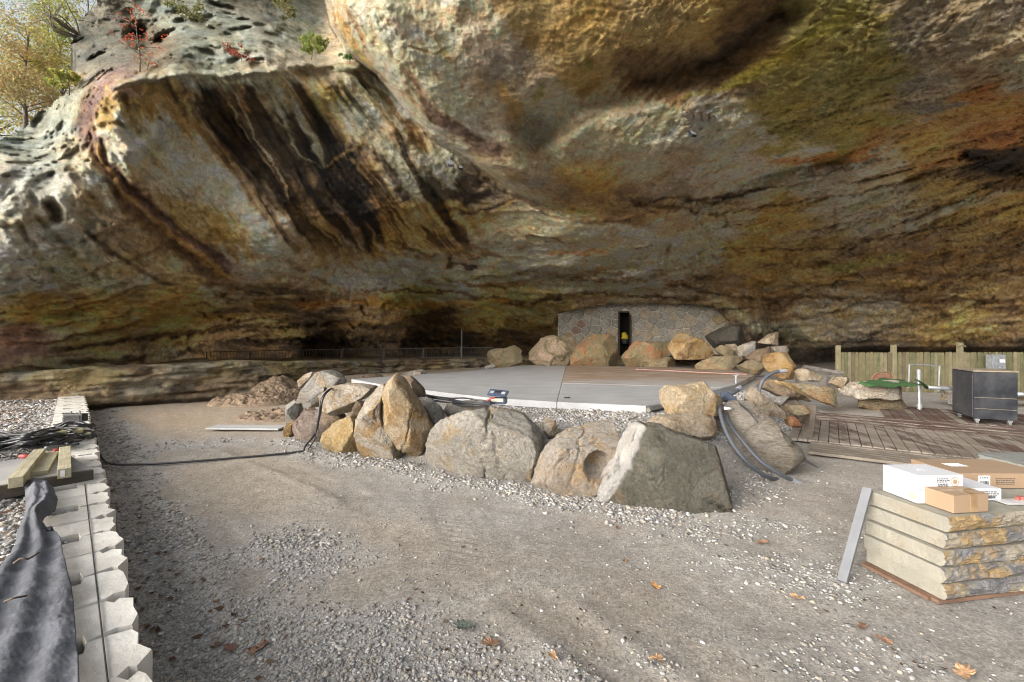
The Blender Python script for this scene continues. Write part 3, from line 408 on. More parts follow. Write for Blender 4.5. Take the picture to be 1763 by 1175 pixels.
ang = np.r_[np.linspace(-62, 62, 760), np.linspace(64, 296, 70)]; rad = np.r_[.45*(9.0/.45)**np.linspace(0, 1, 380), 9.0*(600/9.0)**np.linspace(.012, 1, 120)]
TA, TR = np.meshgrid(np.radians(ang), rad); gxv, gyv = (np.sin(TA)*TR).ravel(), (np.cos(TA)*TR).ravel()
gzv = ground_z(gxv, gyv)*np.exp(-(TR.ravel()/60)**2); gm = gravel_mask(gxv, gyv)
Pg = np.c_[gxv, gyv, gxv*0]; cor, _ = pl_dist(np.c_[gxv+.5, gyv+.5], RUTP); t1 = np.clip(sstep(-.25, .3, fbm(Pg*.6+8, 4))*.7+sstep(.7, 1.9, cor+.8*fbm(Pg*.8+3, 3))*.6, 0, 1); t2 = sstep(-.2, .35, fbm(Pg*1.9+21, 4))
tan_d = np.array([.365, .318, .262]); tan_g = np.array([.305, .285, .262]); grv = np.array([.335, .33, .32]); dmp = np.array([.235, .205, .172])
cg = tan_d*(1-t1[:, None])+tan_g*t1[:, None]; cg = cg*(1-.45*t2[:, None])+dmp*.45*t2[:, None]
rt_ = ruts(gxv, gyv)[0]; cg = cg*(1-.14*np.clip(rt_, 0, 1)[:, None]); far = sstep(7, 9, gyv)*sstep(2, 0, gxv); cg = cg*(1-.5*far[:, None])+np.array([.42, .31, .20])*.5*far[:, None]
cg = cg*(1-gm[:, None]*.85)+grv*gm[:, None]*.85
na, nr = len(ang), len(rad); ids = np.arange(na*nr).reshape(nr, na); nxt = np.roll(ids, -1, 1)
gq = np.stack([ids[:-1], nxt[:-1], nxt[1:], ids[1:]], -1).reshape(-1, 4)
def ground_mat():
    m, nt, bs = mat_new('dirt_and_grit'); v = coords(nt, False); a = N(nt, 'ShaderNodeAttribute', attribute_name='tint')
    f = noise_out(nt, v, 38, 8, .8); g = noise_out(nt, v, 7, 6, .7); vo = N(nt, 'ShaderNodeTexVoronoi'); vo.inputs['Scale'].default_value = 70; nt.links.new(v, vo.inputs['Vector'])
    k = N(nt, 'ShaderNodeMapRange'); nt.links.new(f, k.inputs[0]); k.inputs[1].default_value = .3; k.inputs[2].default_value = .7; k.inputs[3].default_value = .6; k.inputs[4].default_value = 1.35
    k2 = N(nt, 'ShaderNodeMapRange'); nt.links.new(g, k2.inputs[0]); k2.inputs[1].default_value = .3; k2.inputs[2].default_value = .7; k2.inputs[3].default_value = .82; k2.inputs[4].default_value = 1.15
    bw = N(nt, 'ShaderNodeRGBToBW'); nt.links.new(vo.outputs['Color'], bw.inputs[0])
    k3 = N(nt, 'ShaderNodeMapRange'); nt.links.new(bw.outputs[0], k3.inputs[0]); k3.inputs[3].default_value = .68; k3.inputs[4].default_value = 1.32
    c = a.outputs['Color']
    for kk in (k, k2, k3): c = mixc(nt, 1.0, c, kk.outputs[0], 'MULTIPLY')
    nt.links.new(c, bs.inputs['Base Color']); bs.inputs['Roughness'].default_value = .95
    n1 = bump(nt, bs, f, .8, .03); bump(nt, bs, vo.outputs['Distance'], .25, .008, n1); return m
GM = ground_mat()
vc = np.array([[0, 0, 0.]]); Vg = np.c_[gxv, gyv, gzv]
ground = link('ground', mesh_np('ground', Vg, gq, True, cg), GM); tag(ground, kind='structure')
# ------------------------------------------------------------------ gravel, terrace, ledge, mound
def ico(sub):
    bm = bmesh.new(); bmesh.ops.create_icosphere(bm, subdivisions=sub, radius=1); bm.verts.ensure_lookup_table()
    Vv = np.array([v.co[:] for v in bm.verts]); Fv = np.array([[v.index for v in f.verts] for f in bm.faces]); bm.free(); return Vv, Fv
ICO = {k: ico(k) for k in (1, 2, 3, 4, 5, 6)}
def scatter(name, X, Y, Z, S, pal, mat, flat=.6, seed=1):
    r = np.random.RandomState(seed); V0, F0 = ICO[1]; n = len(X); nv = len(V0)
    base = V0[None]*(1+.9*(r.rand(n, nv, 1)-.5)); sc = np.stack([1+.7*(r.rand(n)-.3), .7+.4*r.rand(n), flat*(.6+.7*r.rand(n))], 1)*S[:, None]
    base = base*sc[:, None, :]; a = r.rand(n)*6.283; tl = (r.rand(n)-.5)*1.2
    ct, stt = np.cos(tl)[:, None], np.sin(tl)[:, None]; x, y, z = base[..., 0], base[..., 1], base[..., 2]; y, z = y*ct-z*stt, y*stt+z*ct
    c, s = np.cos(a)[:, None], np.sin(a)[:, None]; x, y = x*c-y*s, x*s+y*c
    Vv = np.stack([x+X[:, None], y+Y[:, None], z+Z[:, None]], -1).reshape(-1, 3); Fv = (F0[None]+(np.arange(n)*nv)[:, None, None]).reshape(-1, 3)
    pal = np.array(pal); ci = pal[r.randint(0, len(pal), n)]*(.7+.6*r.rand(n, 1)); ci = ci*.84; cols = np.repeat(ci, nv, 0)
    o = link(name, mesh_np(name, Vv, Fv, False, cols), mat); return o
def tint_mat(name, rough=.9, sc=60, bmp=.004):
    m, nt, bs = mat_new(name); a = N(nt, 'ShaderNodeAttribute', attribute_name='tint'); v = coords(nt, False); f = noise_out(nt, v, sc, 5, .7)
    k = N(nt, 'ShaderNodeMapRange'); nt.links.new(f, k.inputs[0]); k.inputs[1].default_value = .3; k.inputs[2].default_value = .7; k.inputs[3].default_value = .7; k.inputs[4].default_value = 1.25
    nt.links.new(mixc(nt, 1.0, a.outputs['Color'], k.outputs[0], 'MULTIPLY'), bs.inputs['Base Color']); bs.inputs['Roughness'].default_value = rough
    bump(nt, bs, f, .5, bmp); return m
STONE_T = tint_mat('crushed_stone')
GREY_PAL = [(.36,.335,.30),(.30,.27,.235),(.33,.32,.31),(.40,.39,.38),(.25,.24,.235),(.30,.28,.25),(.43,.42,.41),(.33,.29,.24),(.21,.2,.2)]
def scatter_ground(n, d0, d1, thr, s0, s1, seed, wide=1.35):
    r = np.random.RandomState(seed); d = d0*(d1/d0)**r.rand(n); t = (r.rand(n)*2-1)*wide; X = t*d; Y = d
    g = gravel_mask(X, Y); k = (r.rand(n) < thr(g)) & (X+Y > .36); ins = in_poly(np.c_[X, Y], STAGE); k &= ~ins
    X, Y, g = X[k], Y[k], g[k]; S = (s0+(s1-s0)*r.rand(len(X))**3)*np.where(X > 1.2, 1.15, 1.0)
    return X, Y, ground_z(X, Y)+S*.15, S
a1 = scatter_ground(90000, 1.3, 4.6, lambda g: np.clip(g*1.15-.3, .0, 1), .005, .016, 11)
a2 = scatter_ground(70000, 3.6, 11, lambda g: np.clip(g*1.1-.35, .0, 1), .010, .024, 12)
a3 = scatter_ground(9000, 1.4, 9, lambda g: g*0+.6, .004, .0145, 13)
a4 = scatter_ground(40000, 5.2, 11, lambda g: np.where(g > .97, .9, 0), .018, .034, 14, 1.0)
r_ = np.random.RandomState(77); n = 2500; tt = r_.rand(n)*(len(BASEL)-1); i_ = tt.astype(int); B_ = np.array(BASEL); X = B_[i_, 0]+(B_[i_+1, 0]-B_[i_, 0])*(tt-i_)+r_.randn(n)*.12; Y = B_[i_, 1]+(B_[i_+1, 1]-B_[i_, 1])*(tt-i_)-np.abs(r_.randn(n))*.22+.08; S = .006+.022*r_.rand(n)**3
a5 = (X, Y, ground_z(X, Y)+S*.15, S)
A = [np.concatenate(z) for z in zip(a1, a2, a3, a4, a5)]
gv = scatter('gravel', *A, GREY_PAL, STONE_T, seed=3); tag(gv, kind='stuff')
# raised gravel terrace behind the block wall (its edge lies on x + y = .0)
TZ = .31
u = np.linspace(0, 1, 90); w = np.linspace(0, 1, 170)
UU, WW = np.meshgrid(u, w); s_ = -2+18*WW.ravel(); off = -.02-9*UU.ravel()**1.6
tx, ty = (off-math.sqrt(2)*s_)/2, (off+math.sqrt(2)*s_)/2
tz = TZ+.03*fbm(np.c_[tx, ty, tx*0]*.7, 3)+.012*fbm(np.c_[tx, ty, tx*0]*4, 3)
ids = np.arange(len(u)*len(w)).reshape(len(w), len(u)); tq = np.stack([ids[:-1, :-1], ids[1:, :-1], ids[1:, 1:], ids[:-1, 1:]], -1).reshape(-1, 4)
tn = fbm(np.c_[tx, ty, tx*0]*.9, 4); tc = np.array([.37, .36, .345])*(1-.0*tn[:, None])
lf = sstep(.0, .35, tn)*sstep(6.5, 8, ty); tc = tc*(1-lf[:, None]*.7)+np.array([.30, .18, .11])*lf[:, None]*.7
ter = link('gravel_terrace', mesh_np('gravel_terrace', np.c_[tx, ty, tz], tq, True, tc), GM); tag(ter, kind='structure')
r_ = np.random.RandomState(5); n = 22000; d = 1.2*(11/1.2)**r_.rand(n); X = -d*(.8+.75*r_.rand(n)); k = X+d < -.02; X, d = X[k], d[k]
S = (.007+.012*r_.rand(len(X))**2)*(1+d*.12); tg = scatter('terrace_gravel', X, d, TZ+S*.2+.03*fbm(np.c_[X, d, X*0]*.7, 3), S, GREY_PAL+[(.5,.49,.48),(.5,.5,.5)], STONE_T, seed=6); tag(tg, kind='stuff')
# low rock ledge under the railing
def ledge():
    ctr = [(-300,9.3,1.0),(0,10.2,1.0),(100,10.6,1.02),(155,10.9,1.05),(300,11.9,1.08),(420,12.9,1.10),(520,14.5,1.03),(600,16.5,.97),(700,18.8,.88),(850,21.8,.83),(980,23.5,.8),(1100,25,.8)]
    P = [Vector(((x-CX)/F*d, d, z)) for x, d, z in ctr]; C = curve_pts(P, 60); C = np.array([c[:] for c in C]); n = len(C); L = np.r_[0, np.cumsum(np.linalg.norm(np.diff(C[:, :2], axis=0), axis=1))]
    prof = [(-.05, -.1), (.12, .04), (-.02, .12)]+[(.0+.06*math.sin(h*5), h) for h in np.linspace(.18, .94, 26)]+[(.05, .98), (.14, 1.0)]+[(o, 1+.0*o) for o in np.linspace(.3, 9.5, 18)]
    prof = np.array(prof); m = len(prof); t = np.gradient(C[:, :2], axis=0); t /= np.linalg.norm(t, axis=1)[:, None]; nb = np.c_[-t[:, 1], t[:, 0]]
    V = np.zeros((n, m, 3)); V[..., :2] = C[:, None, :2]+nb[:, None, :]*prof[None, :, 0:1]; V[..., 2] = C[:, None, 2]*prof[None, :, 1]
    p = V.reshape(-1, 3); q2 = np.c_[np.repeat(L, m), np.tile(prof[:, 1], n), np.tile(prof[:, 0], n)]
    back = sstep(.2, .5, q2[:, 2]); nn = np.repeat(nb, m, 0)
    dsp = .13*fbm(np.c_[q2[:, 0]*.5, q2[:, 1]*1.2, q2[:, 0]*0], 3)+.16*fbm(np.c_[q2[:, 0]*.8, q2[:, 1]*6, q2[:, 0]*0+9], 4, ridged=True)+.10*fbm(np.c_[q2[:, 0]*3, q2[:, 1]*3, q2[:, 0]*0+4], 4)
    p[:, :2] += nn*(dsp*(1-back))[:, None]; p[:, 2] += .07*fbm(np.c_[q2[:, 0]*1.2, q2[:, 2], q2[:, 0]*0+3], 3)*sstep(.5, .9, q2[:, 1])
    p[:, 2] -= back*.12*np.clip(q2[:, 2]/9, 0, 1)
    a = fbm(p*np.array([.9, .9, 2.2]), 4); b = fbm(p*1.7+20, 4); c_ = fbm(p*np.array([2, 2, 5])+40, 4)
    cols = np.array([.36, .295, .21])+np.zeros((len(p), 3))
    def mx(cols, al, c): return cols*(1-al[:, None])+np.array(c)*al[:, None]
    cols = mx(cols, sstep(.05, .3, a), (.28,.255,.20)); cols = mx(cols, sstep(.12, .3, b)*.8, (.34,.26,.15)); cols = mx(cols, sstep(.1, .3, -a)*.7, (.15,.10,.06)); cols = mx(cols, sstep(.2, .34, c_)*.7, (.06,.05,.04))
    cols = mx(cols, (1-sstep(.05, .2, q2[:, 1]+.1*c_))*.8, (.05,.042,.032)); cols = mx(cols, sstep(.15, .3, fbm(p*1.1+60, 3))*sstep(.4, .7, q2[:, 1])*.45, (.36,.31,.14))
    cols = cols*1.3
    ids = np.arange(n*m).reshape(n, m); qd = np.stack([ids[:-1, :-1], ids[1:, :-1], ids[1:, 1:], ids[:-1, 1:]], -1).reshape(-1, 4)
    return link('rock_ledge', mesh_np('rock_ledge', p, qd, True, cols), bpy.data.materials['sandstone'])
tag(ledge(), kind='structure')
# heap of dug earth against the ledge
def mound(name, cx, cy, rx, ry, h, seed, colr):
    g = np.linspace(-1, 1, 110); X, Y = np.meshgrid(g, g); X, Y = X.ravel(), Y.ravel(); rr = np.hypot(X, Y)
    P = np.c_[X*rx+seed, Y*ry, X*0]; z = h*np.clip(1-rr, 0, 1)**.8*(1+.5*fbm(P*1.2, 3))+.09*fbm(P*5, 4)*(1-sstep(.8, 1, rr))+.04*fbm(P*14, 2, ridged=True)*(1-sstep(.8, 1, rr))-.05*sstep(.9, 1, rr)
    V = np.c_[cx+X*rx, cy+Y*ry, z]; ids = np.arange(len(X)).reshape(110, 110); qd = np.stack([ids[:-1, :-1], ids[:-1, 1:], ids[1:, 1:], ids[1:, :-1]], -1).reshape(-1, 4)
    qd = qd[(rr[qd] < 1).all(1)]; k = fbm(P*4+9, 4); cols = np.array(colr)*(1+.5*k[:, None]); return link(name, mesh_np(name, V, qd, True, cols), GM)
MUD = (.22, .16, .11)
c = at(478, 690, 13.0); tag(mound('dirt_mound', c.x, 13.2, 1.0, 1.1, .7, 3, MUD), kind='stuff'); c = at(435, 690, 12.2); tag(mound('dirt_mound', c.x, 12.2, 1.2, .9, .38, 9, MUD), kind='stuff')
c = gp(460, 722); tag(mound('dirt_mound', c.x+.2, c.y+.35, 1.1, .7, .16, 14, (.2, .145, .1)), kind='stuff')

# ------------------------------------------------------------------ boulders
RM = dict(grey=rock_mat('grey_stone', (.30,.28,.25), (.38,.36,.33), (.36,.29,.20), 1.6), tan=rock_mat('tan_stone', (.46,.34,.195), (.52,.42,.29), (.40,.235,.085), 1.8), pale=rock_mat('pale_stone', (.46,.39,.30), (.52,.46,.385), (.40,.26,.12), 1.8),
 mauve=rock_mat('mauve_stone', (.34,.27,.22), (.40,.34,.29), (.27,.20,.17), 1.6), yellow=rock_mat('yellow_stone', (.45,.34,.17), (.48,.38,.23), (.40,.27,.11), 1.5), brown=rock_mat('brown_stone', (.21,.15,.10), (.30,.22,.14), (.12,.09,.07), 2.2),
 dark=rock_mat('dark_green_stone', (.115,.110,.082), (.17,.16,.13), (.22,.16,.10), 1.5), layer=rock_mat('layered_grey_stone', (.33,.31,.27), (.40,.37,.32), (.38,.29,.18), 1.6), ochre=rock_mat('ochre_stone', (.38,.24,.09), (.44,.32,.17), (.24,.13,.05), 1.8),
 olive=rock_mat('olive_stone', (.24,.20,.12), (.33,.27,.17), (.30,.18,.08), 1.7), rust=rock_mat('rust_stone', (.32,.13,.06), (.38,.2,.1), (.2,.1,.06), 3), black=rock_mat('blackish_stone', (.06,.055,.045), (.09,.08,.065), (.12,.10,.07), 1.8), slab=rock_mat('grained_grey_slab', (.24,.21,.17), (.31,.28,.24), (.20,.15,.10), 2.2, .5, (.6, .6, 2)))
def rock(label, poly, d, th, mat, seed, rough=.045, facets=13, e=.58, sub=5, dents=(), lay=None, lean=0, cat='boulder', group=None, name='boulder', vein=None):
    poly = np.array(poly, float); c = (poly.min(0)+poly.max(0))/2; c = .5*c+.5*poly.mean(0); L = (poly-c)*np.array([1, -1])*d/F
    dens = np.concatenate([L[i]+(L[(i+1) % len(L)]-L[i])*np.linspace(0, 1, 30, endpoint=False)[:, None] for i in range(len(L))])
    th_ = np.arctan2(dens[:, 1], dens[:, 0]); rr = np.hypot(*dens.T); o = np.argsort(th_); th_, rr = th_[o], rr[o]
    r = np.random.RandomState(seed); V0, F0 = ICO[sub]; ph = np.arctan2(V0[:, 2], V0[:, 0]); rho = np.hypot(V0[:, 0], V0[:, 2]); rad = np.interp(ph, th_, rr, period=2*math.pi)
    yy = np.sign(V0[:, 1])*np.abs(V0[:, 1])**.8; k = rho**e; P = np.c_[rad*k*np.cos(ph), yy*th/2, rad*k*np.sin(ph)]
    size = float(np.mean(rr)); d0_ = P/np.linalg.norm(P, axis=1)[:, None]; P = P+d0_*(size*rough*1.8*fbm(P*1.2/size+seed*3.1, 3))[:, None]
    fq = 1.1/size; dirn = P/np.linalg.norm(P, axis=1)[:, None]; P = P+dirn*(size*rough*(1.0*fbm(P*fq*2.6+seed, 5, ridged=True)-1.6*(1-sstep(.1, .45, worley(P*fq*2.2+seed)))*sstep(.0, .3, fbm(P*fq*1.3+seed+7, 2))))[:, None]
    for _ in range(facets):
        nrm = r.randn(3); nrm[1] = -abs(nrm[1])*1.3-.5 if r.rand() < .8 else abs(nrm[1]); nrm /= np.linalg.norm(nrm); s = P@nrm; o_ = s.max()*(.55+.27*r.rand()); ex = np.clip(s-o_, 0, None); P = P-nrm*ex[:, None]*.985
    dirn = P/np.linalg.norm(P, axis=1)[:, None]
    P = P+dirn*(size*rough*(.35*fbm(P*fq*4+seed, 4, ridged=True)+.42*fbm(P*fq*11+seed, 4, ridged=True)))[:, None]
    for _ in range(3):                                 # fractures across the block
        nrm = r.randn(3); nrm /= np.linalg.norm(nrm); s = P@nrm+.06*size*fbm(P*fq*2.5+seed, 3)*3-size*(r.rand()-.5)*.8; P = P-dirn*(size*.06*(1-sstep(.0, .035*size, np.abs(s)))*sstep(-.15, .1, fbm(P*fq*1.1+seed+_*5, 2)))[:, None]
    if lay is not None:
        ax = np.array(lay, float); ax /= np.linalg.norm(ax); h = P@ax/size; wv = h*7+2.2*fbm(P*fq*.9+seed, 3); st = (wv-np.floor(wv)); P = P+dirn*(size*.022*(st**3-.4))[:, None]
    for (dx, dy, dr, dd) in dents:
        q = np.array([(dx-c[0])*d/F, -(dy-c[1])*d/F]); dist = np.hypot(P[:, 0]-q[0], P[:, 2]-q[1])/(dr*d/F); m = (P[:, 1] < 0)
        P[m, 1] += dd*(1-sstep(.72, 1.0, dist[m]))*(1-.55*np.clip(dist[m], 0, 1)**2)
    P[:, 0] += lean*P[:, 2]*0
    cols = np.ones((len(P), 3))
    if vein:
        q, _ = pl_dist(np.c_[P[:, 0], P[:, 2]], [((x-c[0])*d/F, -(y-c[1])*d/F) for x, y in vein[0]]); a = (1-sstep(.5, 1.2, q/vein[1]+.9*fbm(P*7, 3)))*(.75+.5*fbm(P*3+5, 3)); a = np.clip(a, 0, 1); P = P+dirn*(.02*a)[:, None]
        cols = cols*(1-a[:, None])+np.array(vein[2])*a[:, None]
    loc = at(c[0], c[1], d); o = link(name, mesh_np(name, P, F0, True), RM[mat] if isinstance(mat, str) else mat, None, loc)
    if vein:
        at_ = o.data.color_attributes.new('vein', 'FLOAT_COLOR', 'POINT'); at_.data.foreach_set('color', np.c_[cols, a].astype(np.float32).ravel())
    return tag(o, label, cat, group)
def vein_mat(base, name):
    m = RM[base].copy(); m.name = name; nt = m.node_tree; bs = nt.nodes['Principled BSDF']; a = N(nt, 'ShaderNodeAttribute', attribute_name='vein'); old = bs.inputs['Base Color'].links[0].from_socket
    nt.links.new(mixc(nt, a.outputs['Alpha'], old, a.outputs['Color']), bs.inputs['Base Color']); return m
GB = 'boulders round the front of the stage'
front = [
 ('big grey boulder topping the left end of the boulder row', [(499,683),(528,662),(549,640),(562,638),(582,645),(605,657),(599,662),(575,667),(559,671),(534,693),(511,700)], 8.0, 1.0, 'grey', 1, {}),
 ('small pale lumpy rock behind the grey boulder at the left end', [(506,668),(512,648),(537,641),(545,646),(530,657),(513,672)], 8.5, .5, 'pale', 2, {}),
 ('rounded grey-tan stone wedged between the top grey boulder and the long pale one', [(532,690),(537,674),(551,667),(562,667),(561,679),(554,697),(544,704),(534,702)], 7.5, .4, 'grey', 3, {}),
 ('long pale rounded boulder lying on top with a black cable beside it', [(555,679),(575,666),(606,661),(637,663),(649,666),(633,683),(613,695),(606,714),(585,717),(563,710),(558,695)], 7.5, .7, 'pale', 4, dict(facets=4)),
 ('mauve cone shaped boulder crossed by the black cable', [(493,758),(516,724),(528,699),(559,702),(565,729),(561,776),(537,780),(515,770)], 7.6, .7, 'mauve', 5, {}),
 ('narrow grey stone at the far left end of the row', [(494,697),(504,688),(513,695),(518,719),(508,735),(494,740),(490,730)], 8.2, .5, 'grey', 6, {}),
 ('small brown rock tucked low at the left end', [(498,724),(513,721),(514,735),(497,757),(489,754),(492,736)], 7.9, .35, 'ochre', 7, {}),
 ('bright yellow squat boulder beneath the long pale one', [(558,748),(575,729),(604,717),(616,733),(624,776),(613,788),(600,796),(580,794),(559,785)], 6.9, .7, 'yellow', 8, dict(facets=6)),
 ('thin brown upright stone between yellow boulder and tall pale boulder', [(604,720),(613,691),(623,685),(629,691),(622,710),(617,735)], 7.1, .3, 'brown', 9, {}),
 ('dark brown stone in the gap above the yellow boulder', [(559,712),(594,714),(585,731),(562,745)], 7.5, .5, 'brown', 10, {}),
 ('tall pale boulder leaning against the pointed tan one', [(618,753),(621,719),(635,686),(656,663),(668,664),(666,679),(661,695),(668,724),(689,764),(702,794),(685,806),(666,809),(644,802),(626,786)], 6.45, .8, 'pale', 11, dict(sub=6, facets=6)),
 ('tall pointed tan boulder, highest of the front row', [(658,681),(681,643),(690,648),(709,679),(730,714),(743,738),(737,753),(721,784),(706,797),(696,790),(683,762),(664,729),(657,700)], 6.3, .75, 'tan', 12, dict(sub=6, facets=8)),
 ('grey-brown block behind the tip of the pointed tan boulder', [(683,645),(706,648),(728,669),(732,683),(711,690),(698,672)], 7.1, .6, 'brown', 13, {}),
 ('dark grey boulder behind the pointed tan one, beside the cables', [(708,690),(737,683),(759,702),(767,717),(749,742),(726,730)], 6.9, .8, 'grey', 14, {}),
 ('low grey boulder behind the gap, below the toolbox cables', [(755,712),(775,694),(820,690),(850,693),(842,705),(800,712),(770,726)], 7.0, .7, 'layer', 36, {}),
 ('huge pale grey boulder with curved layers, middle of the row', [(722,795),(728,772),(745,741),(766,717),(797,703),(847,699),(885,707),(902,714),(931,745),(936,768),(918,832),(878,842),(800,840),(735,824)], 5.75, 1.3, 'layer', 15, dict(sub=6, facets=7, lay=(.45, .1, 1), rough=.022)),
 ('small upright pale stone standing in the gap behind the row', [(933,726),(943,717),(957,728),(960,745),(947,760),(936,750)], 6.0, .3, 'pale', 16, {}),
 ('tan-grey boulder with a round scooped hollow in its face', [(914,845),(931,792),(946,765),(977,745),(1038,731),(1065,728),(1083,745),(1075,779),(1060,820),(1035,866),(1001,870),(963,863),(932,858)], 5.22, 1.0, 'mauve2', 17, dict(sub=6, facets=5, dents=[(1021, 788, 25, .22)])),
 ('largest dark green-grey boulder with a white edge, nearest the camera', [(1029,875),(1038,843),(1062,799),(1094,738),(1106,731),(1140,736),(1156,746),(1217,763),(1244,775),(1275,792),(1289,842),(1242,864),(1195,871),(1160,882),(1130,896),(1100,892),(1060,887)], 4.72, 1.1, 'vein', 18, dict(sub=6, facets=6, rough=.04, vein=([(1100, 734), (1064, 800), (1040, 845), (1030, 880)], .042, (.47, .44, .40)))),
 ('long flat tan stone lying on the dark green boulder', [(1114,728),(1139,716),(1205,714),(1234,722),(1245,738),(1246,757),(1219,760),(1193,749),(1157,739),(1127,735)], 5.6, .6, 'tan2', 19, {}),
 ('blocky broken tan rock on top of the flat stone', [(1138,673),(1154,665),(1190,667),(1208,662),(1222,676),(1243,682),(1249,705),(1240,716),(1202,716),(1154,714),(1142,702)], 5.9, .75, 'tan', 20, dict(facets=10, rough=.07)),
 ('long grained grey slab sloping to the ground under the grey conduits', [(1238,708),(1264,692),(1297,695),(1327,735),(1362,765),(1370,783),(1341,806),(1306,826),(1284,824),(1250,775),(1241,740)], 5.9, .9, 'slab', 21, dict(sub=6, facets=5, rough=.03)),
 ('tan slab leaning diagonally at the right corner of the stage', [(1267,655),(1279,653),(1297,667),(1321,685),(1348,708),(1355,723),(1339,731),(1321,722),(1304,704),(1280,685),(1268,670)], 7.0, .5, 'tan2', 22, {}),
 ('small flat grey stone right of the leaning tan slab', [(1322,685),(1356,683),(1361,694),(1336,696)], 7.6, .4, 'grey', 23, {}),
 ('small rust red rock at the foot of the leaning slab', [(1353,718),(1368,718),(1382,740),(1356,733)], 7.1, .3, 'rust', 24, {}),
 ('dark brown rock in the rubble behind the small rust red rock', [(1340,690),(1375,692),(1398,712),(1396,732),(1366,724),(1345,708)], 7.5, .5, 'brown', 25, {}),
 ('small tan stone among the rubble, under the flat grey stone', [(1362,700),(1385,698),(1396,706),(1380,716),(1362,712)], 7.2, .35, 'olive', 37, {}),
 ('brown split slab lying highest in the rubble right of the stage', [(1294,650),(1312,650),(1360,672),(1400,697),(1386,706),(1345,684),(1303,664)], 8.0, .5, 'brown', 26, {}),
 ('ochre slab edge between the brown split slab and the olive block', [(1325,654),(1350,658),(1388,677),(1402,694),(1384,690),(1345,672)], 8.3, .45, 'ochre', 38, {}),
]
RM['mauve2'] = rock_mat('tan_grey_stone', (.37,.30,.23), (.40,.36,.31), (.44,.30,.16), 1.5); RM['tan2'] = rock_mat('dusty_tan_stone', (.38,.30,.21), (.45,.38,.29), (.28,.20,.12), 2.0); RM['vein'] = vein_mat('dark', 'dark_green_stone_white_vein')
for lb, poly, d, th, mt, sd, kw in front: rock(lb, poly, d, th, mt, sd, group=GB, **kw)
GR = 'rocks piled behind and beside the stage'
